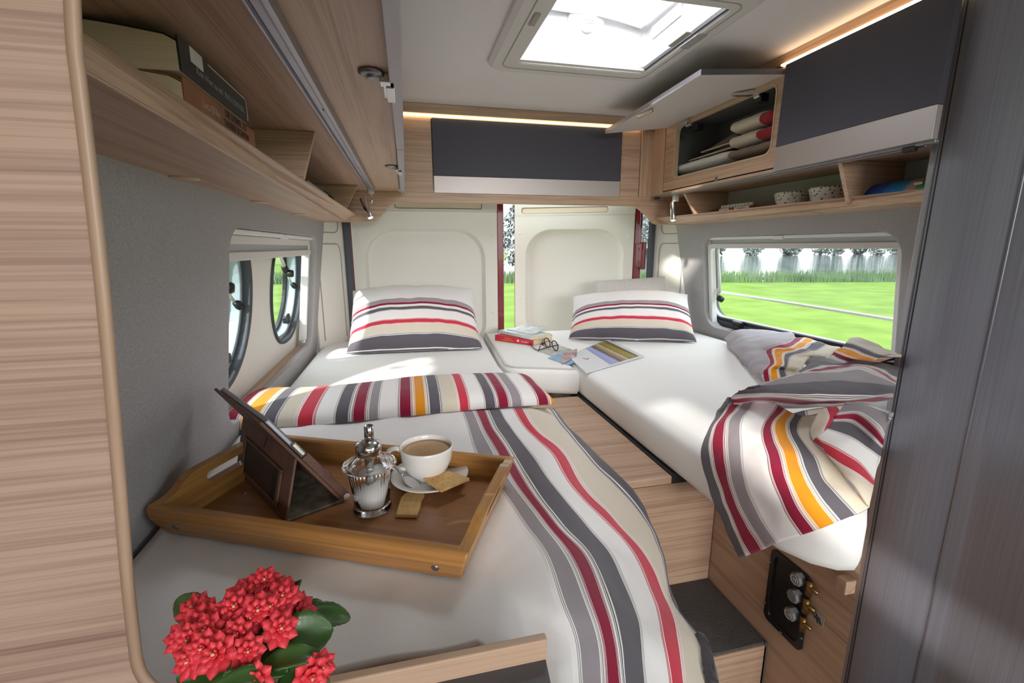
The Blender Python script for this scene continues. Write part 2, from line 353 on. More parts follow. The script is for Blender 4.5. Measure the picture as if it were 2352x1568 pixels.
bb = MB().box(1.255, 1.306, yb-.004, yb+.05, 1.20, 1.33); bb.tube([(1.300, yb+.0, 1.19), (1.300, yb+.0, 1.34)], .013, 10)
h = bb.build('hinge', M['red'], parent=dr, bevel=.003)
for z in (1.23, 1.30): MB().lathe([(.0001, -.006), (.006, -.005), (.006, 0)], (1.272, yb-.004, z), 10, (0, 1, 0)).build('hinge_bolt', M['steel'], parent=h, smooth=True)

# ------------------------------------------------------------------ windows
def shift(b, W):
    b.v = [Vector((p.x+W(p.z), p.y, p.z)) for p in b.v]; return b
for k, (cy_, cz_) in enumerate(PORT):
    root = bpy.data.objects.new('window_%d' % (k+1), None); COL.objects.link(root); lo = Vector((WL(cz_)+OL, cy_, cz_-.215)); root.location = lo; ORG[root.name] = lo; struct(root)
    o = rrect(cy_, cz_, .462, .432, .208, 10); i = rrect(cy_, cz_, .435, .405, .192, 10)
    shift(MB().ring(o, i, 'x', OL+.008, OL-.02), WL).build('rubber_ring', M['rubber'], parent=root, bevel=.006, bseg=3)
    i2 = rrect(cy_, cz_, .405, .375, .178, 10); i3 = rrect(cy_, cz_, .43, .40, .19, 10)
    shift(MB().ring(i3, i2, 'x', OL-.014, OL-.050), WL).build('frame', mat('window_frame_blue_grey_%d' % k, '#9fb0b8', .35), parent=root, bevel=.003)
    i4 = rrect(cy_, cz_, .385, .355, .168, 10)
    shift(MB().ring(i2, i4, 'x', OL-.046, OL-.062), WL).build('glazing_seal', M['black'], parent=root, bevel=.003)
    shift(MB().prism(i2, 'x', OL-.056, OL-.060), WL).build('pane', M['glass'], parent=root)
    # stay arm with black knob and lower catch
    X = lambda z, d: WL(z)+OL-d
    a0 = Vector((X(1.36, .052), cy_-.02, cz_+.17)); a1 = Vector((X(1.2, .03), cy_+.12, cz_+.045)); a2 = Vector((X(1.1, .02), cy_+.205, cz_-.015))
    st = MB().tube([a0, a1], .0075, 8).tube([a1, a2], .0045, 8).build('stay_arm', M['offwhite'], parent=root, smooth=True)
    bb = MB().lathe([(.004, -.03), (.012, -.026), (.013, .0), (.012, .024), (.005, .028)], a1, 10, (a1-a0))
    bb.lathe([(.005, -.012), (.014, -.012), (.015, .006), (.012, .012), (.001, .013)], a1+Vector((.014, .004, -.012)), 12, (1, .1, -.1)); bb.build('stay_knob', M['black'], parent=st, smooth=True)
    bb = MB().lathe([(.004, -.012), (.011, -.008), (.011, .012), (.005, .016)], a2+Vector((.006, 0, -.004)), 10, (.3, .5, -1)); bb.build('stay_pivot', M['black'], parent=root, smooth=True)
    c = Vector((X(1.02, .018), cy_+.10, cz_-.150))
    bb = MB().box(c.x-.012, c.x+.012, c.y-.02, c.y+.02, c.z-.010, c.z+.016); bb.box(c.x+.004, c.x+.016, c.y-.028, c.y-.005, c.z-.002, c.z+.03)
    bb.build('catch', M['black'], parent=root, bevel=.004)
# large right-hand window, hinged open at its top
root = bpy.data.objects.new('window_3', None); COL.objects.link(root); lo = Vector((1.53, 1.5, .93)); root.location = lo; ORG[root.name] = lo; struct(root)
o = rrect_m(WIN[0]-.012, WIN[1]+.012, WIN[2]-.012, WIN[3], .10); i = rrect_m(WIN[0]+.03, WIN[1]-.040, WIN[2]+.020, WIN[3]-.01, .085)
shift(MB().ring(o, i, 'x', OR-.012, OR+.03), WR).build('rubber_frame', M['rubber'], parent=root, bevel=.006)
i2 = rrect_m(WIN[0]+.042, WIN[1]-.060, WIN[2]+.034, WIN[3]-.02, .08)
shift(MB().ring(i, i2, 'x', OR+.006, OR+.045), WR).build('frame', M['slategrey'], parent=root, bevel=.003)
i2b = rrect_m(WIN[0]+.046, WIN[1]-.066, WIN[2]+.040, WIN[3]-.024, .078)
shift(MB().ring(i2, i2b, 'x', OR-.004, OR+.022), WR).build('inner_edge', mat('window_edge_lilac_grey', '#a9aeba', .35), parent=root, bevel=.002)
barL, barR = at(1640, 668, x=1.74), at(2075, 738, x=1.74)
H0, H1 = Vector((WR(1.40)+OR+.05, barL.y+.02, 1.40)), Vector((WR(1.40)+OR+.05, barR.y-.06, 1.40))
n_ = Vector((.006, 0, .003)); B0 = Vector((1.74, barL.y+.02, barL.z)); B1 = Vector((1.74, barR.y-.06, barR.z))
MB().hexa([B0, B1, B1+n_, B0+n_, H0, H1, H1+n_, H0+n_]).build('pane', M['glass'], parent=root)
MB().tube([B0, B1], .0065, 8).build('pane_bottom_bar', M['white'], parent=root, smooth=True)
p0, p1 = at(1649, 572, x=1.478), at(1654, 672, x=1.50)
st = MB().tube([p0, p1], .0065, 8).build('stay_arm', M['white'], parent=root, smooth=True)
MB().lathe([(.003, -.016), (.014, -.012), (.016, .006), (.012, .016), (.002, .018)], at(1655, 686, x=1.497), 12, (-1, .2, .6)).build('stay_knob', M['black'], parent=st, smooth=True)
MB().lathe([(.003, -.014), (.009, -.014), (.009, .014), (.003, .014)], at(1650, 669, x=1.497), 10, (0, 0, 1)).build('stay_joint', M['offwhite'], parent=st, smooth=True)
c = at(1692, 744, x=1.512)
MB().box(c.x-.014, c.x+.014, c.y-.03, c.y+.02, c.z-.014, c.z+.016).box(c.x-.02, c.x-.006, c.y-.045, c.y+.01, c.z+.004, c.z+.014).build('catch', M['black'], parent=root, bevel=.004)
# blinds: cassette, rolled fabric bar, side guides
def blind(name, label, W, s, y0, y1, ztop, zbar, zb):
    root = thing(name, label, 'blind', (W(1.2)+s*.03, (y0+y1)/2, zb))
    f = lambda d, z: W(z)+s*d
    def slab(d0, d1, ya, yb_, za, zb_): 
        q = [(f(d0, za), ya, za), (f(d1, za), ya, za), (f(d1, za), yb_, za), (f(d0, za), yb_, za), (f(d0, zb_), ya, zb_), (f(d1, zb_), ya, zb_), (f(d1, zb_), yb_, zb_), (f(d0, zb_), yb_, zb_)]
        return MB().hexa(q)
    slab(.010, .045, y0, y1, ztop-.012, ztop).build('cassette_lip', M['white'], parent=root, bevel=.003)
    slab(.022, .050, y0, y1, zbar+.038, ztop-.012).build('cassette', M['offwhite'], parent=root, bevel=.004)
    bb = MB()
    for k in range(5): bb.v = bb.v; 
    slab(.026, .046, y0+.01, y1-.01, zbar+.020, zbar+.040).build('folded_shade', mat('shade_pleats_'+name, '#a7a9ae', .4, .3), parent=root, bevel=.002)
    slab(.018, .046, y0+.005, y1-.005, zbar, zbar+.021).build('pull_bar', M['offwhite'], parent=root, bevel=.003)
    for ya in (y0, y1-.022): 
        slab(.022, .050, ya, ya+.022, zb, ztop-.012).build('side_guide', M['white'], parent=root, bevel=.003)
    slab(.006, .020, (y0+y1)/2-.02, (y0+y1)/2+.03, ztop-.016, ztop-.002).build('grip', M['white'], parent=root, bevel=.002)
    return root
blind('window_blind', 'raised blind in a white cassette over the left-hand porthole windows', WL, -1, 1.09, 2.03, 1.356, 1.285, .935)
blind('window_blind', 'raised blind in a white cassette over the large window behind the crumpled duvet', WR, 1, 1.07, 1.985, 1.356, 1.305, .935)

# ------------------------------------------------------------------ roof hatch
root = thing('roof_hatch', 'white plastic roof hatch with a wide frame, open to the sky', 'roof hatch', (.58, 1.30, 1.87))
o = rrect(.573, 1.30, .575, .60, .06, 8); o2 = rrect(.573, 1.30, .545, .57, .05, 8); i = rrect(.587, 1.295, .425, .43, .015, 8)
L = [[Vector((p[0], p[1], 1.892)) for p in o], [Vector((p[0], p[1], 1.880)) for p in o], [Vector((p[0], p[1], 1.872)) for p in o2], [Vector((p[0], p[1], 1.870)) for p in i], [Vector((p[0], p[1], 1.892)) for p in i]]
fr = MB().loft(L, cap=False).build('frame', M['offwhite'], parent=root, bevel=.003)
MB().ring(rrect(.573, 1.30, .49, .50, .03, 6), rrect(.573, 1.30, .485, .495, .03, 6), 'z', 1.8695, 1.874).build('frame_groove', M['creamd'], parent=fr)
bb = MB().ring(rrect(.587, 1.295, .44, .44, .02, 6), rrect(.587, 1.295, .428, .428, .016, 6), 'z', 1.885, 2.06)
bb.build('shaft', mat('hatch_shaft', '#c4c2c1', .5), parent=root)
MB().box(.375, .80, 1.488, 1.507, 1.874, 1.881).build('blind_rail', M['offwhite'], parent=root, bevel=.002)
MB().box(.790, .7965, 1.085, 1.507, 1.876, 1.884).build('blind_track', M['groove'], parent=root)
bb = MB().tube([(.36+i*.02, 1.485-.004*math.sin(i*.5), 2.034-.022*max(0, (i-12)/9)) for i in range(22)], .016, 12); bb.tube([(.775, 1.49-i*.02, 2.014) for i in range(19)], .016, 12)
bb.build('tube_rim', M['white'], parent=root, smooth=True)
MB().lathe([(.062, 0), (.060, .006), (.045, .012), (.034, .014), (.0001, .014)], (.594, 1.509, 2.0), 28, (0, -1, -.25)).xf(Matrix.Diagonal((1, 1, 1, 1))).build('knob_plate', M['offwhite'], parent=root, smooth=True)
kn = MB().lathe([(.030, .010), (.030, .020), (.026, .024), (.0001, .024)], (.594, 1.507, 2.004), 24, (0, -1, -.25)).build('turn_knob', M['offwhite'], parent=root, smooth=True)
for k in range(4): 
    MB().box(.575+.003*abs(k-1.5), .613-.003*abs(k-1.5), 1.4815, 1.4835, 1.984+k*.008, 1.986+k*.008).build('knob_rib', M['creamd'], parent=kn)
MB().box(.795, .8005, 1.30, 1.46, 1.955, 1.99).build('latch_plate', M['offwhite'], parent=root, bevel=.002)
MB().hexa([Vector((.372, 1.30, 2.07)), Vector((.8, 1.30, 2.07)), Vector((.8, 1.52, 2.07)), Vector((.372, 1.52, 2.07)), Vector((.372, 1.30, 2.085)), Vector((.8, 1.30, 2.085)), Vector((.8, 1.52, 2.085)), Vector((.372, 1.52, 2.085))]).build('dome', glass('frosted_dome', (.86, .91, .97), .15), parent=root)
for (u0, v0, du) in ((1225, 50, 0),):
    p = at(1228, 45, z=1.869); MB().box(p.x-.008, p.x+.008, p.y-.03, p.y+.03, 1.866, 1.8705).build('grip_slot', M['creamd'], parent=root, bevel=.002)
p = at(1592, 96, z=1.869); MB().box(p.x-.016, p.x+.014, p.y-.045, p.y+.045, 1.8685, 1.8705).build('warning_sticker', mat('sticker_grey', '#8d8886', .6, c2='#b5b0ae', vscale=120), parent=root)
p = at(1565, 88, z=1.869); MB().box(p.x-.012, p.x+.006, p.y-.04, p.y+.05, 1.866, 1.8705).build('grip_slot', M['creamd'], parent=root, bevel=.002)
# ------------------------------------------------------------------ LEFT: overhead locker
root = thing('overhead_locker', 'long oak locker under the ceiling on the left, grey doors seen edge-on from below', 'cupboard', (-.15, 1.2, 1.545))
MB().box(-.36, -.006, .332, 2.06, 1.545, 1.560).build('bottom_panel', M['oak_y'], parent=root)
MB().box(-.36, -.02, .345, .36, 1.56, 1.885).build('end_panel', M['oak_z'], parent=root)
MB().box(-.03, -.008, .345, 2.06, 1.86, 1.888).build('top_trim', M['oak_y'], parent=root)
ED = mat('grey_door_edge', '#a9a5ad', .4, .3)
MB().hexa([Vector((-.010, .345, 1.533)), Vector((.008, .345, 1.533)), Vector((.013, 1.135, 1.533)), Vector((-.004, 1.135, 1.533)), Vector((-.012, .345, 1.86)), Vector((.003, .345, 1.86)), Vector((.008, 1.135, 1.86)), Vector((-.006, 1.135, 1.86))]).build('door', ED, parent=root, bevel=.0015)
MB().hexa([Vector((-.004, 1.140, 1.533)), Vector((.013, 1.140, 1.533)), Vector((.017, 2.03, 1.533)), Vector((.001, 2.03, 1.533)), Vector((-.006, 1.140, 1.86)), Vector((.008, 1.140, 1.86)), Vector((.012, 2.03, 1.86)), Vector((-.002, 2.03, 1.86))]).build('door', ED, parent=root, bevel=.0015)
def latch(px, py, sc_, parent):
    p = at(px, py, z=1.545)
    bb = MB().lathe([(.017*sc_, 0), (.017*sc_, -.003), (.012*sc_, -.006), (.008*sc_, -.006), (.007*sc_, -.009), (.0001, -.009)], p, 24)
    l = bb.build('latch_button', M['steel'], parent=parent, smooth=True)
    bb = MB().box(p.x+.010*sc_, p.x+.030*sc_, p.y+.002, p.y+.022*sc_, 1.533, 1.545); bb.box(p.x+.014*sc_, p.x+.024*sc_, p.y+.02*sc_, p.y+.075*sc_, 1.534, 1.541)
    bb.box(p.x+.018*sc_, p.x+.030*sc_, p.y+.02*sc_, p.y+.085*sc_, 1.531, 1.536)
    bb.build('latch_bolt', M['chrome'], parent=parent, bevel=.0015)
latch(852, 163, 1.0, root); latch(898, 380, 1.0, root)
# light rail on the underside
rl = [at(u, v, z=1.545) for u, v in ((560, -70), (602, 0), (852, 430))]
bb = MB(); a, c = rl[0], rl[2]
for dx0, dx1, z0, z1 in ((-.013, -.009, 1.532, 1.545), (-.009, .006, 1.538, 1.545), (.002, .006, 1.534, 1.54), (.006, .013, 1.529, 1.545)):
    bb.hexa([Vector((a.x+dx0, .346, z0)), Vector((a.x+dx1, .346, z0)), Vector((c.x+dx1, 1.93, z0)), Vector((c.x+dx0, 1.93, z0)), Vector((a.x+dx0, .346, z1)), Vector((a.x+dx1, .346, z1)), Vector((c.x+dx1, 1.93, z1)), Vector((c.x+dx0, 1.93, z1))])
lr = bb.build('light_rail', M['silverd'], parent=root, bevel=.001)
for v in (246, 382):
    p = at(602+250*v/430.0+1, v, z=1.54); MB().lathe([(.0035, -.0035), (.0035, 0), (.0001, 0)][::-1], (p.x, p.y, 1.538), 10).build('rail_screw', M['black'], parent=lr)
# ------------------------------------------------------------------ LEFT: wall shelf
root = thing('wall_shelf', 'oak shelf with a raised lip above the left-hand window, two dividers', 'shelf', (-.26, 1.2, 1.42))
fx = lambda y: -.180-.031*(y-.35)
bb = MB().hexa([Vector((-.345, .332, 1.420)), Vector((fx(.332), .332, 1.420)), Vector((fx(2.06), 2.06, 1.420)), Vector((-.345, 2.06, 1.420)), Vector((-.345, .332, 1.434)), Vector((fx(.332), .332, 1.434)), Vector((fx(2.06), 2.06, 1.434)), Vector((-.345, 2.06, 1.434))])
bb.build('shelf_board', M['oak_y'], parent=root)
def lip(name, fx_, y0, y1, s, parent, m, tx):
    ps = []
    for z, F in ((1.4185, fx_), (1.448, tx)):
        ps += [Vector((F(y0), y0, z)), Vector((F(y0)-s*.012, y0, z)), Vector((F(y1)-s*.012, y1, z)), Vector((F(y1), y1, z))]
    return MB().hexa(ps).build(name, m, parent=parent, bevel=.003, bseg=3)
lip('front_lip', fx, .332, 2.06, 1, root, M['oak_y'], lambda y: -.189+.003*y)
MB().box(-.36, -.345, .345, 2.06, 1.434, 1.545).build('back_panel', M['oak_y'], parent=root)
def divider(yt, xt, yb_, xb, xw, parent, m):
    ps = [Vector((xw, yt, 1.432)), Vector((xb, yb_, 1.432)), Vector((xb, yb_+.012, 1.432)), Vector((xw, yt+.012, 1.432)), Vector((xw, yt, 1.545)), Vector((xt, yt, 1.545)), Vector((xt, yt+.012, 1.545)), Vector((xw, yt+.012, 1.545))]
    return MB().hexa(ps).build('divider', m, parent=parent, bevel=.0015)
divider(1.055, -.163, 1.055, -.198, -.345, root, M['oak_x']); divider(1.885, -.155, 1.885, -.216, -.345, root, M['oak_x'])
for u, v in ((420, 408), (592, 463), (683, 491)):
    p = at(u, v, z=1.42); MB().lathe([(.0001, -.0025), (.020, -.0025), (.024, 0), (.0001, 0)], (p.x, p.y, 1.42), 24).build('screw_cap', M['oak_edge'], parent=root, smooth=True)
# ------------------------------------------------------------------ REAR: overhead locker
RY = 2.06
root = thing('overhead_locker', 'rear oak locker across the back with one wide dark grey flap', 'cupboard', (.57, 2.08, 1.54))
MB().box(.016, .137, RY, RY+.016, 1.545, 1.838).build('side_panel', M['oak_x'], parent=root)
MB().box(1.004, 1.098, RY, RY+.016, 1.545, 1.838).build('side_panel', M['oak_x'], parent=root)
MB().box(1.101, 1.165, RY-.004, RY+.012, 1.545, 1.838).build('corner_filler', M['oak_z'], parent=root, bevel=.002)
MB().box(.0, 1.17, RY-.02, RY-.004, 1.852, 1.889).build('top_trim', M['oak_x'], parent=root, bevel=.001)
MB().box(.0, 1.17, RY+.002, RY+.03, 1.838, 1.889).build('top_rail', M['oak_x'], parent=root)
MB().box(.014, 1.09, RY-.012, RY+.001, 1.845, 1.8485).build('led_strip', M['warm'], parent=root)
fl = MB().box(.141, 1.000, RY-.006, RY+.012, 1.612, 1.840).build('flap_door', M['dark'], parent=root, bevel=.0015)
MB().box(.141, 1.000, RY-.0075, RY+.012, 1.542, 1.6115).build('silver_band', M['silver'], parent=fl, bevel=.0012)
# wooden support board with cut-away middle (front face in the plane just below the locker)
def arc(cx, cz, r, a0, a1, n=6): return [(cx+r*math.cos(math.radians(a0+(a1-a0)*i/n)), cz+r*math.sin(math.radians(a0+(a1-a0)*i/n))) for i in range(n+1)]
bp = [(-.355, 1.545), (-.355, 1.418), (-.135, 1.418), (-.105, 1.424), (-.045, 1.487), (-.02, 1.499), (.01, 1.502), (1.07, 1.502), (1.09, 1.498), (1.115, 1.484), (1.185, 1.425), (1.205, 1.418), (1.43, 1.418), (1.43, 1.545)]
MB().prism(bp, 'y', RY-.002, RY+.014).build('support_board', M['oak_x'], parent=root, bevel=.002)
# ------------------------------------------------------------------ RIGHT: overhead lockers
RX = 1.165
root = thing('overhead_locker', 'right-hand oak locker with one flap lifted open on folded towels, the other shut', 'cupboard', (1.3, 1.4, 1.54))
MB().box(RX, 1.45, .868, 2.06, 1.545, 1.560).build('bottom_panel', M['oak_y'], parent=root)
# face frame with a rounded opening
bb = MB().ring(rrect_m(1.292, 1.955, 1.556, 1.852, 1e-4, 6), rrect_m(1.325, 1.880, 1.605, 1.815, .028, 6), 'x', RX, RX+.018)
bb.build('face_frame', M['oak_y'], parent=root, bevel=.001)
MB().box(RX-.001, RX+.016, 1.962, 2.058, 1.545, 1.852).build('corner_filler', M['oak_z'], parent=root, bevel=.001)
bb = MB().ring(rrect_m(1.322, 1.883, 1.602, 1.818, .03, 6), rrect_m(1.328, 1.877, 1.608, 1.812, .026, 6), 'x', RX-.0015, RX+.018)
bb.build('opening_edging', M['oak_edge'], parent=root)
IN = M['darkin']
bb = MB(); bb.box(1.425, 1.435, 1.29, 1.97, 1.56, 1.86); bb.box(RX+.018, 1.435, 1.955, 1.965, 1.56, 1.86); bb.box(RX+.018, 1.435, 1.29, 1.30, 1.56, 1.86); bb.box(RX+.018, 1.435, 1.29, 1.96, 1.85, 1.86)
bb.build('lining', IN, parent=root)
MB().box(RX+.018, 1.43, 1.30, 1.955, 1.585, 1.602).build('floor_board', M['darkin'], parent=root)
MB().tube([(1.42, 1.31, 1.765), (1.42, 1.95, 1.765)], .006, 8).build('back_rail', M['greypanel'], parent=root, smooth=True)
MB().box(1.166, 1.182, .868, 2.06, 1.862, 1.889).build('top_trim', M['oak_y'], parent=root)
MB().box(1.156, 1.168, .845, 1.31, 1.854, 1.859).build('led_strip', M['warm'], parent=root)
MB().box(RX, 1.45, .868, 1.292, 1.56, 1.575).build('side_panel', M['oak_y'], parent=root)
MB().box(RX+.003, 1.45, .868, 1.288, 1.575, 1.85).build('carcass', M['oak_y'], parent=root)
dd = MB().hexa([Vector((RX-.016, .835, 1.6165)), Vector((RX+.002, .835, 1.6165)), Vector((RX+.002, 1.288, 1.6165)), Vector((RX-.016, 1.288, 1.6165)), Vector((RX-.011, .835, 1.851)), Vector((RX+.004, .835, 1.851)), Vector((RX+.004, 1.288, 1.851)), Vector((RX-.011, 1.288, 1.851))]).build('flap_door', M['dark'], parent=root, bevel=.0012)
MB().box(RX-.0175, RX, .835, 1.288, 1.545, 1.616).build('silver_band', M['silver'], parent=dd, bevel=.001)
bb = MB().box(RX-.006, RX+.006, .835, 2.02, 1.538, 1.545); bb.box(RX+.010, RX+.020, .866, 2.02, 1.536, 1.545)
lr = bb.build('light_rail', M['silverd'], parent=root, bevel=.001)
for u, v in ((2092, 336), (1510, 456)):
    p = at(u, v, x=RX); MB().box(RX-.008, RX+.006, p.y-.013, p.y+.013, 1.529, 1.541).build('rail_clip', M['black'], parent=lr, bevel=.001)
p = at(1645, 411, x=RX); MB().lathe([(.010, 0), (.009, .001), (.0001, .001)], (RX, p.y, p.z), 20, (-1, 0, 0)).xf(Matrix.Identity(4)).build('strike_plate', M['steel'], parent=root, smooth=True)
# the lifted flap: hinge line along the top of the opening
hz = 1.845; oN = at(1610, 165, y=1.298); oF = at(1390, 302, y=1.955)
hN, hF = Vector((RX+.004, 1.298, hz-.008)), Vector((RX+.004, 1.955, hz-.008))
up = Vector((.0, 0, .017))
fl = MB().hexa([oN-up*.5, oF-up*.5, hF-up*.5, hN-up*.5, oN+up*.5, oF+up*.5, hF+up*.5, hN+up*.5])
fl.mi = [0, 1, 2, 1, 1, 1]
fl = fl.build('open_flap', [mat('flap_inside', '#cfc6c0', .5), M['dark'], ED], parent=root, bevel=.001)
def on_flap(u, v):   # point on the flap's underside
    n = (oF-oN).cross(hN-oN).normalized(); return onp(u, v, n, n.dot(oN-up*.5))
for (u0, v0, u1, v1) in ((1684, 215, 1730, 207), (1552, 287, 1576, 277)):
    a, c = on_flap(u0, v0), on_flap(u1, v1); d = (c-a); sd = Vector((0, .013, 0)); dn = Vector((-.002, 0, -.017))
    bb = MB().hexa([a-sd*.6+dn*.4, c-sd+dn, c+sd+dn, a+sd*.6+dn*.4, a-sd*.6, c-sd, c+sd, a+sd*.6])
    e = c+d.normalized()*.012+Vector((0, 0, -.026)); bb.hexa([e-sd, e+sd, e+sd+Vector((.012, 0, 0)), e-sd+Vector((.012, 0, 0)), c-sd, c+sd, c+sd+Vector((.012, 0, 0)), c-sd+Vector((.012, 0, 0))])
    h = bb.build('flap_hinge', M['chrome'], parent=fl, bevel=.0015)
    MB().box(RX+.019, RX+.05, e.y-.014, e.y+.014, e.z-.012, e.z+.014).build('hinge_cup', M['black'], parent=h, bevel=.002)
a = on_flap(1465, 265); c = on_flap(1500, 248)
MB().hexa([a+Vector((-.006, -.006, -.011)), c+Vector((-.006, -.006, -.011)), c+Vector((.006, .006, -.011)), a+Vector((.006, .006, -.011)), a+Vector((-.007, -.007, 0)), c+Vector((-.007, -.007, 0)), c+Vector((.007, .007, 0)), a+Vector((.007, .007, 0))]).build('flap_latch', M['chrome'], parent=fl, bevel=.003)
# ------------------------------------------------------------------ RIGHT: wall shelf
root = thing('wall_shelf', 'oak shelf with a raised lip above the right-hand window, three compartments', 'shelf', (1.3, 1.4, 1.42))
gx = lambda y: 1.219+.050*(y-.865)
Y0, Y1 = .874, 2.06
MB().hexa([Vector((1.41, Y0, 1.420)), Vector((gx(Y0), Y0, 1.420)), Vector((gx(Y1), Y1, 1.420)), Vector((1.41, Y1, 1.420)), Vector((1.41, Y0, 1.434)), Vector((gx(Y0), Y0, 1.434)), Vector((gx(Y1), Y1, 1.434)), Vector((1.41, Y1, 1.434))]).build('shelf_board', M['oak_y'], parent=root)
lip('front_lip', gx, Y0, Y1, -1, root, M['oak_y'], lambda y: 1.225-.030*(y-.868))
MB().box(1.402, 1.418, Y0, Y1, 1.434, 1.545).build('back_panel', M['greypanel'], parent=root)
divider(1.075, 1.172, 1.075, 1.222, 1.402, root, M['oak_x']); divider(1.815, 1.180, 1.815, 1.255, 1.402, root, M['oak_x'])
for u, v in ((1712, 502), (1870, 489), (2110, 471)):
    p = at(u, v, z=1.42); MB().lathe([(.0001, -.0025), (.020, -.0025), (.024, 0), (.0001, 0)], (p.x, p.y, 1.42), 24).build('screw_cap', M['oak_edge'], parent=root, smooth=True)
# ------------------------------------------------------------------ reading lamps
def reading_lamp(label, top, mid, ttop, btm, rad):
    root = thing('reading_lamp', label, 'lamp', btm, 'slim reading lamps at the rear ends of the rails')
    MB().box(top.x-.010, top.x+.010, top.y-.012, top.y+.012, top.z-.020, top.z+.006).build('rail_mount', M['offwhite'], parent=root, bevel=.002)
    MB().tube([top+Vector((0, 0, -.018)), top+Vector((.001, 0, -.05)), mid], .0035, 8).build('swivel_arm', M['chrome'], parent=root, smooth=True)
    d = (btm-ttop).normalized(); a = btm-d*.085
    MB().lathe([(.0001, 0), (rad*.95, 0), (rad, .003), (rad, .08), (rad*.93, .082), (rad*.93, .077)], a, 24, d, cap=False).build('spot_tube', M['chrome'], parent=root, smooth=True)
    MB().lathe([(.0001, .084), (rad*.6, .083), (rad*.92, .079)], a, 20, d, cap=False).build('lens', M['bulb'], parent=root, smooth=True)
    l = light('reading_spot', 'SPOT', btm+d*.004, btm+d, .45, (1, .86, .66), .012); l.data.spot_size = math.radians(75); l.data.spot_blend = .6
reading_lamp('slim chrome reading lamp glowing at the rear end of the left rail', at(852, 432, y=1.925), at(851, 466, y=1.925), at(837, 466, y=1.915), at(852, 502, y=1.90), .0115)
reading_lamp('slim chrome reading lamp glowing below the right rail, beside the shelf', at(1552, 452, y=1.90), at(1551, 478, y=1.90), at(1546, 474, y=1.895), at(1546, 508, y=1.885), .0125)
# ------------------------------------------------------------------ LEFT FOREGROUND: oak partition with rounded opening
root = thing('partition_panel', 'tall pinkish oak partition at the left edge with a rounded opening onto the bed', 'partition', (-.5, .33, 0))
ed = [(-.168, 1.43), (-.170, 1.40), (-.176, 1.30), (-.186, 1.18), (-.194, 1.09), (-.197, 1.045)]
top = [(.10, 1.62), (.02, 1.60), (-.09, 1.57), (-.14, 1.53), (-.160, 1.48)]
bot = [(-.198, 1.022), (-.195, 1.008), (-.187, .996), (-.172, .987), (-.15, .981), (-.12, .978)]
edge = [Vector((p[0], p[1], 0)) for p in top+ed+bot]; edge = [(p.x, p.y) for p in cr(edge, 48)]
poly = [(-.75, 2.0), (.10, 2.0)]+edge+[(-.12, .0), (-.75, 0)]
MB().prism(poly, 'y', .3265, .3300).build('panel', wood('oak_pinkish', '#b79a88', '#8d7062', 'x', fine=2.4), parent=root)
q = [Vector((p[0], 0, p[1])) for p in edge]
L = []
for i, p in enumerate(q):
    d = (q[min(i+1, len(q)-1)]-q[max(i-1, 0)]).normalized(); n = Vector((-d.z, 0, d.x)); n = n if n.x > 0 or n.z < 0 else -n
    n = Vector((d.z, 0, -d.x)); n = -n if n.x < 0 and abs(n.x) > .2 else n
    L.append([p+Vector((0, .3255, 0))+n*-.006, p+Vector((0, .3245, 0))+n*-.001, p+Vector((0, .326, 0))+n*.001, p+Vector((0, .328, 0))+n*.001, p+Vector((0, .331, 0))+n*-.001, p+Vector((0, .331, 0))+n*-.006])
MB().loft(L, cap=True, closed=True).build('edge_band', wood('oak_edge_pinkish', '#b3957e', '#9c7f69', 'z', fine=.6), parent=root, smooth=True)
# ------------------------------------------------------------------ counter with lip in the foreground
root = thing('counter_top', 'dark grey counter with an oak lip at the foot of the left bed', 'counter', (-.05, .25, .84))
MB().prism([(-.45, .02), (.080, .02), (.122, .375), (-.16, .375), (-.2, .300), (-.45, .300)], 'z', .880, .900).build('worktop', M['slategrey'], parent=root, bevel=.001)
MB().box(-.16, .1235, .3735, .3835, .880, .9235).build('lip', M['oak_x'], parent=root, bevel=.002, bseg=3)
MB().box(-.16, .08, .05, .37, .0, .880).build('carcass', M['oak_z'], parent=root)
# ------------------------------------------------------------------ RIGHT FOREGROUND: washroom
root = thing('washroom_partition', 'tall brushed grey washroom wall with a rounded corner at the right edge', 'partition', (1.3, .6, 0))
c0 = Vector((1.207, .862, 0))
prof = [(1.207, .862), (1.203, .845), (1.205, .82), (1.212, .79), (1.228, .755), (1.246, .725), (1.256, .700), (1.262, .672), (1.264, .55), (1.264, .2), (1.264, -.3)]
P2 = [(p.x, p.y) for p in cr([Vector((a, c, 0)) for a, c in prof[:9]], 40)]+prof[9:]
MB().prism(P2+[(1.50, -.3), (1.50, .872)], 'z', 0.0, 1.888).build('wall_body', M['washroom'], parent=root, smooth=False)
MB().box(1.203, 1.222, .858, .874, 0, 1.888).build('edge_trim', M['silverd'], parent=root, bevel=.003)
MB().tube([(1.205, .850, 0), (1.205, .850, 1.886)], .0028, 6).build('rubber_gasket', M['groove'], parent=root)
MB().tube([(1.2475, .719, 0), (1.2475, .719, 1.886)], .0022, 6).build('door_gap', M['silverd'], parent=root)
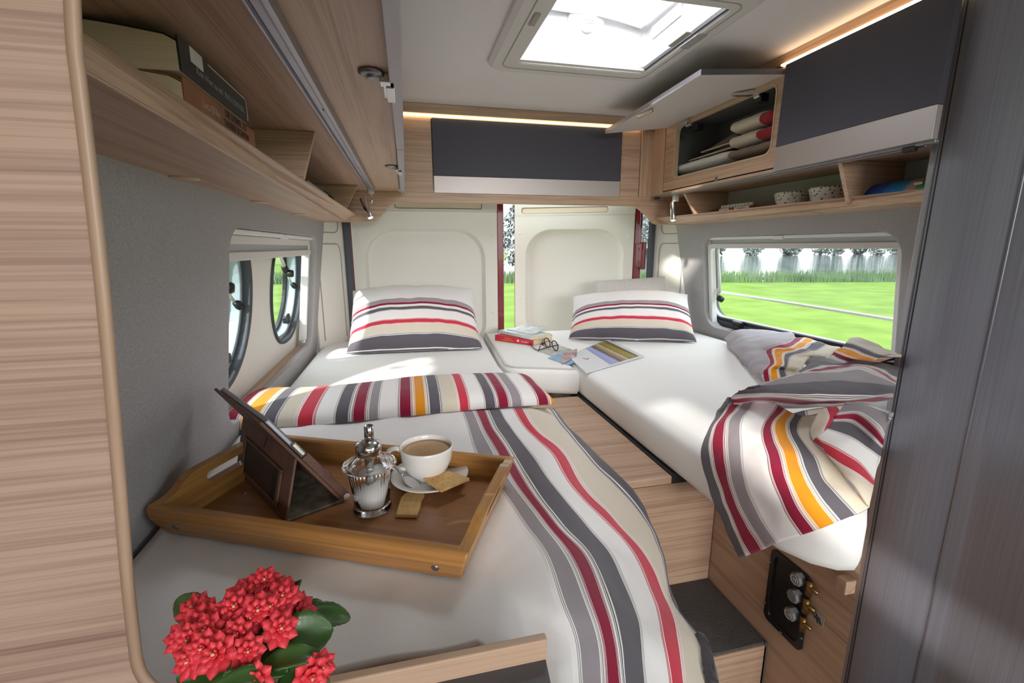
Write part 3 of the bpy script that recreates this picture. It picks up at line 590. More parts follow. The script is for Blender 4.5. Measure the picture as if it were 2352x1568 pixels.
# ------------------------------------------------------------------ bed bases
root = thing('bed_base', 'oak base under the left bed, mostly covered by the striped duvet', 'bed base', (-.03, 1.2, 0))
MB().prism([(-.395, .42), (.16, .42), (.20, .62), (.322, 1.0), (.325, 2.27), (-.395, 2.27)], 'z', 0, .745).build('box', M['oak_y'], parent=root)
root = thing('bed_base', 'oak base under the right bed with the black socket panel', 'bed base', (1.1, 1.2, 0))
MB().prism([(.738, .532), (1.185, .874), (1.46, .90), (1.46, 2.27), (.738, 2.27)], 'z', 0, .760).build('box', M['oak_y'], parent=root)
MB().box(.60, .738, .892, 2.27, .755, .778).build('slat_support', M['bracket'], parent=root)
b_ = at(1948, 1348, x=.731)
MB().box(.716, .738, b_.y-.008, b_.y+.012, b_.z-.008, b_.z+.018).build('support_block', M['oak_y'], parent=root, bevel=.002)
# lid and riser between the beds
root = thing('bridge_board', 'flat oak board bridging the gap between the beds', 'board', (.5, 1.2, .755))
MB().box(.327, .598, .884, 1.50, .758, .778).build('board', M['oak_x'], parent=root, bevel=.003)
root = thing('storage_box', 'oak front panel under the bridging board between the beds', 'storage box', (.53, .93, .46))
MB().box(.327, .736, .90, .915, .44, .748).build('front_panel', M['oak_x'], parent=root)
MB().box(.327, .736, .905, 1.5, .735, .750).build('top_panel', M['bracket'], parent=root)
root = thing('step', 'dark-topped step box in the aisle between the beds', 'step', (.55, .8, .0))
MB().box(.327, .736, .698, .898, .455, .462).build('tread', M['carpet'], parent=root)
MB().box(.327, .736, .694, .898, 0.0, .455).build('riser_box', M['oak_x'], parent=root, bevel=.002)
MB().box(.730, .7375, .694, .70, 0.0, .462).build('corner_trim', M['silverd'], parent=root)
# black gas-tap panel
q = [at(1776, 1268, x=.737), at(1755, 1410, x=.737), at(1837, 1497, x=.737), at(1872, 1326, x=.737)]
root = thing('valve_panel', 'black recessed panel with three grey round valves on the right bed base', 'valve panel', (.737, (q[1].y+q[2].y)/2, q[2].z))
ctr = sum(q, Vector())/4
yA, yB = (q[0].y+q[1].y)/2, (q[2].y+q[3].y)/2; zT, zB_ = (q[0].z+q[3].z)/2+.004, (q[1].z+q[2].z)/2
o = rrect((yA+yB)/2, (zT+zB_)/2, abs(yA-yB), zT-zB_, .014, 6); i = rrect((yA+yB)/2, (zT+zB_)/2, abs(yA-yB)-.024, zT-zB_-.024, .010, 6)
L = [[Vector((.7378, p[0], p[1])) for p in o], [Vector((.7325, p[0], p[1])) for p in o], [Vector((.7325, p[0], p[1])) for p in i], [Vector((.7362, p[0], p[1])) for p in i]]
MB().loft(L, cap=True).build('bezel', M['black'], parent=root, bevel=.001)
for k, (u, v) in enumerate(((1822, 1331), (1815, 1370), (1808, 1411))):
    p = at(u, v, x=.715)
    kb = MB().lathe([(.0135, 0), (.0135, .016), (.0115, .018), (.0001, .018)], (.7355, p.y, p.z), 8, (-1, 0, 0)).build('valve_knob', mat('valve_grey_%d' % k, '#7b7a7d', .5), parent=root, bevel=.001)
    if k != 1:
        MB().lathe([(.0075, .0182), (.0085, .0186), (.0085, .0182)], (.7355, p.y, p.z), 20, (-1, 0, 0), cap=False).build('dial_ring', M['offwhite'], parent=kb)
        for j in range(3): MB().box(.7165, .7172, p.y-.004+j*.003, p.y-.003+j*.003, p.z-.003+.001*j, p.z+.004-.001*j).build('dial_mark', M['offwhite'], parent=kb)
    bb = MB().lathe([(.006, 0), (.006, .03)], (.729, p.y-.024, p.z-.018), 8, (0, 0, 1)); bb.lathe([(.0035, -.012), (.0035, .010)], (.728, p.y-.030, p.z+.002), 8, (-.2, .9, .2))
    bb.build('brass_pipe', mat('brass_%d' % k, '#8a6a3c', .35, .8), parent=root, smooth=True)
for u, v in ((1771, 1290), (1757, 1383), (1793, 1452), (1859, 1363), (1841, 1465)):
    p = at(u, v, x=.7325); MB().lathe([(.0001, .002), (.0028, .0015), (.003, 0), (.0001, 0)], p, 8, (-1, 0, 0)).build('screw', M['steel'], parent=root, smooth=True)
s4 = [at(1868, 1390, x=.7372), at(1862, 1416, x=.7372), at(1888, 1445, x=.7372), at(1896, 1412, x=.7372)]
root = thing('sticker', 'small pale pictogram sticker beside the black valve panel', 'sticker', s4[1])
sc_y = [p.y for p in s4]; sc_z = [p.z for p in s4]; ya, yb_ = max(sc_y), min(sc_y); za, zb_ = min(sc_z), max(sc_z); zm0, zm1 = za+.006, zb_-.006
MB().box(.7365, .7372, yb_, ya, zm0, zm1).build('paper', mat('sticker_paper', '#aaa29c', .6), parent=root)
bb = MB(); cy_, cz_ = (ya+yb_)/2, (zm0+zm1)/2
for (dy, dz, ey, ez) in ((.010, .012, -.006, -.004), (.012, .000, -.010, -.010), (.004, .006, -.002, -.012), (-.004, .002, -.009, -.008), (.007, -.006, -.004, -.001)):
    bb.tube([(.7362, cy_+dy, cz_+dz), (.7362, cy_+ey, cz_+ez)], .0009, 4)
bb.build('pictogram', M['groove'], parent=root)
# ------------------------------------------------------------------ MATTRESSES
def mattress(name, label, poly, z0, z1, m, pipe=None, cat='mattress'):
    root = thing(name, label, cat, (sum(p[0] for p in poly)/len(poly), sum(p[1] for p in poly)/len(poly), z0))
    bb = MB(); n = len(poly)
    cx, cy = sum(p[0] for p in poly)/n, sum(p[1] for p in poly)/n
    def inset(d):
        out = []
        for i in range(n):
            p0, p1, p2 = Vector(poly[i-1]), Vector(poly[i]), Vector(poly[(i+1) % n])
            e1 = (p1-p0).normalized(); e2 = (p2-p1).normalized(); nn = Vector((-(e1.y+e2.y), e1.x+e2.x))
            if nn.length < 1e-5: nn = Vector((-e1.y, e1.x))
            nn.normalize(); out.append(p1+nn*d/max(.35, nn.dot(Vector((-e1.y, e1.x)))))
        return out
    r = .022; L = []
    for d, z in ((.016, z0), (.004, z0+.006), (0, z0+.02), (0, z1-r), (r*.12, z1-r*.5), (r*.4, z1-r*.15), (r, z1)):
        L.append([Vector((p.x, p.y, z)) for p in inset(d)])
    bb.loft(L)
    bb.build('cover', m, parent=root, smooth=True)
    for p in root.children[0].data.polygons:
        if len(p.vertices) > 4: p.use_smooth = False
    if pipe:
        pts = [Vector((p.x, p.y, z1-.001)) for p in inset(.010)]
        pts = pts[-1:]+pts[pipe[0]:pipe[1]]
        MB().tube(cr(pts, 60), .0035, 8).build('piping', M['sheetpipe'], parent=root, smooth=True)
    return root
MZ = .876
mattress('mattress', 'white sheeted mattress of the left bed, under the turned-back duvet', [(-.392, .42), (.13, .42), (.165, .44), (.19, .62), (.26, .82), (.325, 1.02), (.346, 1.2), (.338, 1.55), (.336, 1.66), (.372, 2.268), (-.385, 2.268)], .76, MZ, M['sheet'])
mattress('mattress', 'white sheeted cushion filling the gap between the two beds at the rear', [(.346, 1.68), (.348, 1.635), (.357, 1.60), (.378, 1.577), (.41, 1.562), (.50, 1.528), (.597, 1.490), (.602, 2.0), (.602, 2.285), (.384, 2.285)], .782, MZ+.004, M['sheet'], pipe=(0, 7), cat='cushion')
mattress('mattress', 'white sheeted mattress of the right bed, beside the aisle', [(1.462, 2.275), (.608, 2.275), (.605, 1.6), (.604, 1.0), (.606, .74), (.610, .66), (.622, .59), (.645, .545), (.675, .520), (.705, .513), (.73, .528), (.78, .568), (1.0, .735), (1.17, .868), (1.462, .90)], .78, MZ+.004, M['sheet'])

# ------------------------------------------------------------------ PILLOWS
PSEQ = ['maroon', 'slate', 'cream', 'red', 'white', 'slate', 'white', 'maroon', 'grey', 'white']
PCUT = [-.02, -.01, .105, .195, .25, .375, .43, .447, .50, .545, 1.02]
PM = stripes('striped_pillowcase', PSEQ)
def pillow(name, label, BL, BR, TR, TL, th, m, sag=0.0, group=None, uvmap=True, wr=.006, seed=0, pw=2.6):
    n, k = 44, 30
    u_ = ((BR-BL)+(TR-TL)).normalized(); v_ = ((TL-BL)+(TR-BR)).normalized(); N_ = u_.cross(v_).normalized()
    if N_.y > 0: N_ = -N_
    rowsF, rowsB, uv = [], [], []
    for j in range(k+1):
        b_ = j/k; rf, rb, ru = [], [], []
        for i in range(n+1):
            a_ = i/n
            A, B = 2*a_-1, 2*b_-1
            pinch = .030*(1-abs(B)**3)*1.0
            pinchv = .022*(1-abs(A)**3)
            aa = .5+.5*A*(1-pinch); bb_ = .5+.5*B*(1-pinchv)
            p = (BL*(1-aa)+BR*aa)*(1-bb_)+(TL*(1-aa)+TR*aa)*bb_
            h = max(0, (1-abs(A)**pw))**.55*max(0, (1-abs(B)**pw))**.55
            w_ = wr*(mn.noise(Vector((a_*5+seed, b_*3, 1)))+.6*mn.noise(Vector((a_*14+seed, b_*5, 3))))*min(1, h*2.5+.25)
            rf.append(p+N_*(th*.62*h+w_+.002)); rb.append(p-N_*(th*.38*h+.002))
            t = max(min(b_+.012*mn.noise(Vector((a_*3+seed, 0, 5))), 1), 0); x = 0
            for q in range(len(PSEQ)):
                if PCUT[q] <= t <= PCUT[q+1]: x = q+(t-PCUT[q])/(PCUT[q+1]-PCUT[q])
            ru.append((x, a_))
        rowsF.append(rf); rowsB.append(rb); uv.append(ru)
    bb = MB().grid(rowsF, uv).grid(rowsB, uv)
    # side closing strips
    o = len(rowsF)*(n+1); fs = []
    W = n+1
    for i in range(n): fs += [(i, i+1, o+i+1, o+i), (k*W+i, k*W+i+1, o+k*W+i+1, o+k*W+i)]
    for j in range(k): fs += [(j*W, (j+1)*W, o+(j+1)*W, o+j*W), (j*W+n, (j+1)*W+n, o+(j+1)*W+n, o+j*W+n)]
    for f in fs: bb.f.append(list(f)); bb.mi.append(0)
    o_ = bb.build(name, m, smooth=True)
    return tag(o_, label, 'pillow', group)
pillow('striped_pillow', 'striped white and red pillow leaning on the left rear door', at(796, 812, z=.885), at(1108, 800, z=.885), at(1085, 664, y=2.22), at(810, 668, y=2.22), .17, PM, seed=2)
pillow('striped_pillow', 'striped white and red pillow in front of the small grey cushion', at(1306, 778, z=.888), at(1600, 785, z=.888), at(1579, 676, y=2.03), at(1316, 681, y=2.12), .17, PM, seed=8)
GC = mat('grey_wool', '#c6beba', .95, c2='#ddd6d1', vscale=220, bump=.5, bscale=260, spec=.1)
c = pillow('scatter_cushion', 'small pale grey woolly cushion peeking out behind the striped pillow', at(1372, 735, y=2.16), at(1533, 735, y=2.12), at(1527, 634, y=2.17), at(1368, 645, y=2.2), .11, GC, seed=5, wr=.004)
c['category'] = 'cushion'

# ------------------------------------------------------------------ DUVETS
DSEQ = ['slate', 'maroon', 'mauve', 'white', 'maroon', 'orange', 'slate', 'cream', 'red', 'white', 'slate', 'maroon', 'mauve', 'white', 'white', 'grey', 'grey']
DM = stripes('striped_duvet', DSEQ)
def wrinkle(rows, amp, sc_, seed, along=None):
    out = []
    for j, r in enumerate(rows):
        o = []
        for i, p in enumerate(r):
            a = rows[j][min(i+1, len(r)-1)]-rows[j][max(i-1, 0)]; b_ = rows[min(j+1, len(rows)-1)][i]-rows[max(j-1, 0)][i]
            n = a.cross(b_); amp_ = amp*max(0, min(1, n.length/2e-5-.15))
            n = n.normalized() if n.length > 1e-9 else Vector((0, 0, 1))
            if n.z < 0: n = -n
            q = Vector((p.x*sc_[0], p.y*sc_[1], p.z*sc_[2]))+Vector((seed, seed*.7, 0))
            o.append(p+n*amp_*(mn.noise(q)+.5*mn.noise(q*2.3)))
        out.append(o)
    return out
# ---- left duvet. drape surface: flat on the bed, then falling over the aisle edge
ZD = .893
def drape(u, v):
    d = ray(u, v)
    lo, hi = .2, 3.0
    def side(t):
        p = CAM+d*t; e = max(0, min(1, (p.y-.55)/.5)); s = p.x-(.20+.14*e)
        g = .82*(math.sqrt(s*s+.0016)+s)/2-.012
        h = .46-p.y; g += .5*(math.sqrt(h*h+.0009)+h)/2*max(0, min(1, (p.x-.10)/.08))
        zz = ZD-max(0, g)
        if p.x < .62: zz = max(zz, .797-1.6*max(0, .868-p.y))
        return p.z-zz
    t = lo
    while t < hi and side(t) > 0: t += .004
    a, b_ = t-.004, t
    for _ in range(18):
        m_ = (a+b_)/2
        if side(m_) > 0: a = m_
        else: b_ = m_
    return CAM+d*b_
US = [6.55, 6.93, 8.0, 8.95, 10.5, 11.0, 12.0, 12.9, 13.25]   # band coordinate of every column (border first)
KEYS = [(938, 1273, 1262, 1206, 1178, 1139, 1116, 1089, 1062, 1052), (985, 1310, 1298, 1236, 1208, 1166, 1136, 1110, 1078, 1066), (1045, 1372, 1345, 1303, 1269, 1210, 1177, 1143, 1098, 1086), (1120, 1450, 1422, 1350, 1314, 1265, 1220, 1190, 1150, 1136),
        (1200, 1496, 1482, 1425, 1391, 1326, 1280, 1250, 1205, 1188), (1270, 1522, 1515, 1488, 1456, 1385, 1344, 1306, 1256, 1238), (1380, 1549, 1546, 1539, 1502, 1440, 1394, 1354, 1296, 1272),
        (1470, 1612, 1607, 1565, 1523, 1461, 1417, 1381, 1328, 1306), (1568, 1634, 1629, 1576, 1540, 1466, 1428, 1389, 1337, 1315), (1660, 1640, 1636, 1584, 1548, 1474, 1434, 1392, 1340, 1318)]
ctrl = []
for k in KEYS:
    row = [drape(x, k[0]) for x in k[1:]]
    ctrl.append(row)
rows, uu = ssurf(ctrl, US, 96, 130)
left = []
for j, r in enumerate(rows):
    p = r[-1]; ym = rows[-1][-1].y; y = .42+(p.y-ym)*(rows[0][-1].y-.42)/(rows[0][-1].y-ym)
    ext = [Vector((p.x+(-.385-p.x)*i/40, p.y+(y-p.y)*min(1, i/6), max(ZD, p.z) if i > 3 else p.z)) for i in range(1, 41)]
    left.append(ext)
full = [r+e for r, e in zip(rows, left)]
uvs = [[(x, 0) for x in uu]+[(13.3+i*.01, 0) for i in range(40)] for r in rows]
full = wrinkle(full, .0045, (11, 7, 9), 3.1)
root = thing('duvet', 'striped duvet with a turned-back edge, spread on the left bed and hanging into the aisle', 'duvet', (0, .8, .88))
bb = MB().grid(full, uvs)
bb.build('cover', DM, parent=root, smooth=True, solid=.012)
# turned-back roll across the bed: three runs of the stripe sequence
ROLL = [(-.432, 4), (-.393, 5), (-.346, 6), (-.306, 7), (-.270, 8), (-.222, 9), (-.184, 10), (-.143, 11), (-.106, 12), (-.075, 13), (-.036, 13.9)]
ROLL2 = [(-.036, 3.9), (-.033, 4), (.005, 5), (.040, 6), (.078, 7), (.117, 8), (.149, 9), (.184, 10), (.219, 11), (.253, 12), (.290, 13), (.322, 13.9)]
ROLL3 = [(.322, 3.9), (.325, 4), (.362, 5), (.372, 5.5)]
def rollpt(x, s):      # s 0..1 over the roll from its front foot over the top to its back foot
    e = max(0, min(1, (x+.432)/.80))
    yf = 1.135-.020*e; yb2 = yf+.255-.02*e
    a = math.pi*s
    end = 1.0
    if x > .33: end = math.sqrt(max(.02, 1-((x-.33)/.05)**2))
    if x < -.40: end = math.sqrt(max(.05, 1-((-.40-x)/.05)**2))
    yc = (yf+yb2)/2; ry = (yb2-yf)/2
    zc = ZD+.002; rz = (.046+.006*math.sin(x*9+1))*end
    cs, sn = math.cos(a), math.sin(a)
    y = yc-ry*(abs(cs)**.75)*(1 if cs > 0 else -1)
    z = zc+rz*(sn**.62 if sn > 0 else 0)
    lean = (x-.05)*.10*(s-.35)
    return Vector((x-lean*.6, y+.012*math.sin(x*7), z))
bb = MB()
for RR in (ROLL, ROLL2, ROLL3):
    xs, us = [], []
    for (xa, ua), (xb, ub) in zip(RR[:-1], RR[1:]):
        for i in range(8): xs.append(xa+(xb-xa)*i/8); us.append(ua+(ub-ua)*i/8)
    xs.append(RR[-1][0]); us.append(RR[-1][1])
    g = [[rollpt(x, s/30) for x in xs] for s in range(31)]
    g = wrinkle(g, .0022, (7, 12, 10), 1.7)
    bb.grid(g, [[(q, 0) for q in us] for s in range(31)])
bb.build('turned_back_edge', DM, parent=root, smooth=True, solid=.006)

# ---- right duvet: a crumpled heap at the foot of the right bed, built as overlapping folds
def C4(x, y): return (1580+x/1.894, 740+y/1.894)
def C6(x, y): return (1500+x/2.761, 440+y/2.761)
NV = Vector((.52, .854, 0)).normalized()
def heap(u, v, h, xl, kn):
    """where the pixel meets a rounded block: top at height h, aisle side at x=xl, foot side along NV at kn"""
    u = min(u, 2253-.2137*v-7); d = ray(u, v); ts = []
    ts.append((h-CAM.z)/d.z if d.z < -1e-4 else 9)
    ts.append((xl-CAM.x)/d.x if d.x > 1e-4 else -9)
    ts.append((kn-NV.dot(CAM))/NV.dot(d))
    k = 26.0; m_ = max(ts)
    t = m_+math.log(sum(math.exp(k*(q-m_)) for q in ts))/k*0.55
    return CAM+d*t
bb = MB()
def patch(pts, cs, us, along, h, xl=.60, kn=.79, nr=40, nc=60, amp=.006, seed=0.0, sc_=(13, 13, 13)):
    """pts[row][col] in crop pixels; us: band coordinates along columns ('c') or rows ('r'); h per row or number"""
    R = len(pts)
    ctrl = []
    for j, row in enumerate(pts):
        hh = h[j] if isinstance(h, (list, tuple)) else h
        xx = xl[j] if isinstance(xl, (list, tuple)) else xl
        kk = kn[j] if isinstance(kn, (list, tuple)) else kn
        ctrl.append([heap(*cs(*q), hh[i] if isinstance(hh, (list, tuple)) else hh, xx, kk) for i, q in enumerate(row)])
    if along == 'c':
        rows, uu = ssurf(ctrl, us, nr, nc); uv = [[(u, 0) for u in uu] for _ in rows]
    else:
        rows, _ = ssurf(ctrl, list(range(len(ctrl[0]))), nr, nc)
        ur = []
        for k in range(nr):
            t = k*(R-1)/(nr-1); i = min(int(t), R-2); ur.append(us[i]+(us[i+1]-us[i])*(t-i))
        uv = [[(u, 0)]*nc for u in ur]
    rows = wrinkle(rows, amp, sc_, seed)
    bb.grid(rows, uv)
# front hanging corner
D = [[(165, 345), (200, 322), (252, 328), (305, 340), (385, 362), (425, 380), (460, 395), (505, 405), (565, 395), (620, 375), (680, 360)],
     [(93, 460), (122, 450), (170, 440), (236, 440), (318, 462), (370, 450), (432, 452), (482, 478), (530, 500), (575, 520), (650, 560)],
     [(64, 585), (104, 590), (166, 598), (240, 598), (342, 592), (410, 588), (475, 566), (560, 590), (640, 610), (715, 655), (790, 700)],
     [(88, 720), (132, 715), (190, 710), (262, 700), (362, 690), (435, 685), (515, 672), (600, 672), (690, 690), (760, 730), (830, 760)],
     [(140, 850), (186, 850), (242, 842), (315, 825), (412, 805), (482, 792), (572, 772), (658, 748), (745, 750), (800, 775), (850, 790)],
     [(218, 1026), (258, 1014), (330, 985), (398, 955), (488, 927), (560, 902), (650, 868), (737, 830), (826, 800), (880, 792), (930, 785)]]
D = [r[:9] for r in D]
patch(D, C4, [0.2, .95, 2, 3, 4, 5, 6, 7, 7.6], 'c', [.985, .975, .955, .94, .93, .92], [.66, .625, .60, .592, .588, .586], [.90, .86, .81, .785, .77, .76], 56, 90, .006, 2.0)
# inner pocket between the folds
patch([[(448, 398), (520, 380), (590, 368), (650, 352)], [(465, 440), (530, 428), (605, 412), (665, 392)], [(478, 480), (535, 478), (585, 466), (650, 436)], [(505, 545), (545, 530), (570, 510), (612, 480)]], C4, [6.1, 7.0, 8.0, 8.9], 'c', [.965, .955, .945, .935], .66, [.93, .92, .90, .88], 24, 40, .004, 21.0)
# right lower fold
E_ = [[(690, 345), (790, 360), (880, 385), (955, 405)], [(648, 398), (740, 398), (820, 452), (915, 500)], [(634, 425), (720, 432), (800, 495), (905, 540)],
      [(600, 468), (700, 500), (780, 552), (890, 592)], [(556, 500), (650, 545), (740, 600), (872, 680)], [(540, 518), (622, 592), (722, 664), (850, 715)], [(528, 506), (636, 622), (712, 700), (835, 800)]]
patch(E_, C4, [13.0, 12.0, 11.0, 10.0, 9.0, 8.0, 7.55], 'r', [1.02, 1.02, 1.01, 1.0, .985, .965, .95], .64, [.86, .86, .855, .85, .835, .80, .775], 44, 50, .005, 5.0)
# broad pale fold over the top
Cc = [[(925, 1135), (1050, 1062), (1150, 1088), (1300, 1072), (1450, 1078), (1610, 1085)], [(935, 1146), (1060, 1112), (1180, 1100), (1300, 1092), (1440, 1130), (1600, 1195)], [(945, 1152), (1060, 1138), (1190, 1130), (1320, 1120), (1440, 1160), (1600, 1216)],
      [(640, 1240), (800, 1217), (1000, 1208), (1200, 1205), (1400, 1215), (1590, 1226)], [(565, 1258), (720, 1245), (950, 1238), (1200, 1240), (1400, 1240), (1580, 1245)], [(512, 1286), (720, 1270), (950, 1275), (1200, 1282), (1400, 1285), (1580, 1282)],
      [(496, 1312), (720, 1298), (950, 1310), (1200, 1318), (1400, 1310), (1580, 1300)], [(502, 1340), (720, 1335), (950, 1355), (1200, 1345), (1400, 1325), (1580, 1310)], [(530, 1368), (720, 1368), (960, 1375), (1200, 1360), (1400, 1335), (1580, 1318)]]
patch(Cc[:4], C6, [0.2, 1.0, 2.0, 2.82], 'r', [1.01, 1.02, 1.03, 1.04], .68, .90, 34, 60, .005, 8.0)
patch(Cc[3:], C6, [.2, .45, .84, 1.05, 1.95, 2.6], 'r', [1.04, 1.045, 1.04, 1.02, .99, .97], .68, .90, 34, 60, .005, 8.0)
# upper part with the plain grey reverse at its tip
Bp = [[(448, 930), (560, 878), (850, 885), (905, 920), (965, 925), (1030, 945), (1110, 972), (1190, 985)], [(455, 940), (570, 925), (700, 940), (815, 970), (870, 985), (920, 1005), (990, 1030), (1130, 1042)],
      [(462, 955), (560, 985), (640, 1010), (712, 1005), (765, 1005), (830, 1030), (885, 1050), (1000, 1055)], [(470, 975), (545, 1035), (620, 1070), (735, 1075), (775, 1090), (830, 1100), (860, 1110), (950, 1105)],
      [(478, 985), (580, 1085), (640, 1145), (695, 1150), (740, 1135), (795, 1120), (845, 1125), (940, 1135)], [(490, 1000), (600, 1130), (650, 1175), (700, 1205), (745, 1198), (800, 1180), (855, 1165), (950, 1160)]]
hb = [[.90, .95, .98, .99, .99, .99, 1.0, 1.0], [.90, .95, .97, .985, .99, .99, .99, 1.0], [.895, .94, .955, .96, .97, .975, .98, .985], [.895, .92, .94, .95, .955, .965, .97, .98], [.89, .905, .92, .93, .94, .95, .955, .97], [.888, .893, .897, .90, .91, .925, .94, .96]]
patch([r[:4] for r in Bp], C6, [15.2, 15.3, 15.6, 15.9], 'c', [r[:4] for r in hb], .62, .9, 44, 40, .007, 11.0)
patch([r[3:] for r in Bp], C6, [4.0, 5.0, 6.0, 7.0, 8.0], 'c', [r[3:] for r in hb], .62, .9, 44, 50, .007, 11.0)
# second hump behind
Ff = [[(1090, 1055), (1200, 1085), (1300, 1092), (1420, 1090), (1600, 1075)], [(1125, 1035), (1180, 1060), (1285, 1082), (1390, 1082), (1600, 1065)], [(1150, 1012), (1210, 1035), (1310, 1066), (1400, 1072), (1600, 1055)], [(1200, 985), (1260, 1000), (1395, 1055), (1450, 1058), (1600, 1048)],
      [(1225, 955), (1290, 965), (1400, 1010), (1480, 1040), (1600, 1042)], [(1245, 932), (1310, 930), (1410, 965), (1510, 1018), (1600, 1038)], [(1250, 950), (1320, 945), (1420, 975), (1515, 1022), (1600, 1042)]]
patch(Ff, C6, [3.0, 4.0, 5.0, 6.0, 7.0, 8.0, 8.1], 'r', [1.0, 1.015, 1.03, 1.04, 1.05, 1.045, 1.02], .7, .9, 44, 44, .005, 15.0)
dv = bb.build('duvet', DM, smooth=True, solid=.004)
tag(dv, 'crumpled striped duvet heaped at the foot of the right bed below the large window', 'duvet')
# ------------------------------------------------------------------ small helpers for things
def slabq(bb, q, z0, z1):
    q = [Vector(p) for p in q]
    return bb.hexa([Vector((p.x, p.y, z0)) for p in q]+[Vector((p.x, p.y, z1)) for p in q])
def text(name, body, size, mtx, m, parent, ext=.0002, align='CENTER', sx=1.0):
    cu = bpy.data.curves.new(name, 'FONT'); cu.body = body; cu.size = size; cu.extrude = ext; cu.align_x = align; cu.align_y = 'CENTER'
    t = bpy.data.objects.new(name+'_tmp', cu); COL.objects.link(t)
    dg = bpy.context.evaluated_depsgraph_get(); me = bpy.data.meshes.new_from_object(t.evaluated_get(dg)); bpy.data.objects.remove(t)
    Mx = Matrix.Translation(-ORG[parent.name]) @ mtx @ Matrix.Diagonal((sx, 1, 1, 1))
    me.transform(Mx); me.materials.clear(); me.materials.append(m)
    o = bpy.data.objects.new(name, me); COL.objects.link(o); o.parent = parent; ORG[o.name] = ORG[parent.name]; return o
def frame(o, xdir, ydir):
    x = Vector(xdir).normalized(); z = x.cross(Vector(ydir)).normalized(); y = z.cross(x)
    return Matrix(((x.x, y.x, z.x, o[0]), (x.y, y.y, z.y, o[1]), (x.z, y.z, z.z, o[2]), (0, 0, 0, 1)))
PAGES = mat('book_pages', '#dfcaa9', .85, var=.08, vscale=4, stretch=(2, 2, 260))
def book(name, label, c, ux, L_, W_, H_, cover, group=None, spine_right=True, cat='book', round_=0.0):
    """c: centre of the base; ux: unit dir along spine; width dir = ux rotated; spine on the -wd side"""
    c = Vector(c); ux = Vector(ux).normalized(); wd = Vector((-ux.y, ux.x, 0))
    root = thing(name, label, cat, c, group)
    Mx = Matrix(((ux.x, wd.x, 0, c.x), (ux.y, wd.y, 0, c.y), (0, 0, 1, c.z), (0, 0, 0, 1)))
    t = .0012
    bb = MB().box(-L_/2, L_/2, -W_/2, W_/2, 0, t).box(-L_/2, L_/2, -W_/2, W_/2, H_-t, H_).box(-L_/2, L_/2, -W_/2, -W_/2+t*1.3, 0, H_)
    cv = bb.xf(Mx).build('cover', cover, parent=root, bevel=.0006)
    MB().box(-L_/2+.001, L_/2-.001, -W_/2+t, W_/2-.0015, t, H_-t).xf(Mx).build('pages', PAGES, parent=root)
    return root, cv, Mx
# ------------------------------------------------------------------ BREAKFAST TRAY on the left duvet
A_, B_, C_ = at(330, 1166, z=.945), at(1073, 1276, z=.945), at(1172, 1045, z=.945)
ex = (B_-A_); Lx = ex.length; ex.normalize(); ey = Vector((-ex.y, ex.x, 0)); Ly = (C_-B_).dot(ey)
T0 = A_.copy(); T0.z = .898
TM = Matrix(((ex.x, ey.x, 0, T0.x), (ex.y, ey.y, 0, T0.y), (0, 0, 1, T0.z), (0, 0, 0, 1)))
BAM = wood('bamboo', '#b98348', '#96632f', 'x', .36, fine=1.3, coat=.15); BAMY = wood('bamboo_cross', '#bd8a4e', '#9c6a35', 'y', .36, fine=1.3, coat=.15)
BAMF = wood('bamboo_floor', '#a67348', '#875836', 'x', .40, fine=.9, coat=.1)
# materials follow the tray: object axes are rotated with the tray object
tray = thing('serving_tray', 'bamboo breakfast tray on the left duvet with cup, sugar and tablet on it', 'tray', T0)
tray.rotation_euler = (0, 0, math.atan2(ex.y, ex.x))
def tb(bb, name, m, parent=None, **k):      # build in tray coordinates
    par = parent or tray
    sv = ORG[par.name]; ORG[par.name] = Vector((0, 0, 0)); o = bb.build(name, m, parent=par, **k); ORG[par.name] = sv; ORG[o.name] = Vector((0, 0, 0)); return o
H = .047; ov = .014
tb(MB().box(ov+.012, Lx-ov-.012, ov+.012, Ly-ov-.012, .004, .010), 'floor', BAMF)
def rail(y0, y1, s):
    return MB().hexa([(ov, y0+s*ov*(s > 0), 0), (Lx-ov, y0+s*ov*(s > 0), 0), (Lx-ov, y1+ov*s*(s < 0), 0), (ov, y1+s*ov*(s < 0), 0), (0, y0, H), (Lx, y0, H), (Lx, y1, H), (0, y1, H)])
def longrail(front):
    y = 0 if front else Ly; s = 1 if front else -1
    sec = [(0.014, 0), (.006, .018), (0, .030), (.001, .043), (.004, .047), (.017, .047), (.020, .044), (.024, .004), (.024, 0)]
    L = []
    for x, xo in ((ov, 0), (Lx-ov, 0)):
        L.append([Vector((x-(ov*(h/.047) if x < Lx/2 else -ov*(h/.047)), y+s*d, h)) for d, h in sec])
    return MB().loft(L)
tb(longrail(True), 'front_rail', BAM, bevel=.002); tb(longrail(False), 'back_rail', BAM, bevel=.002)
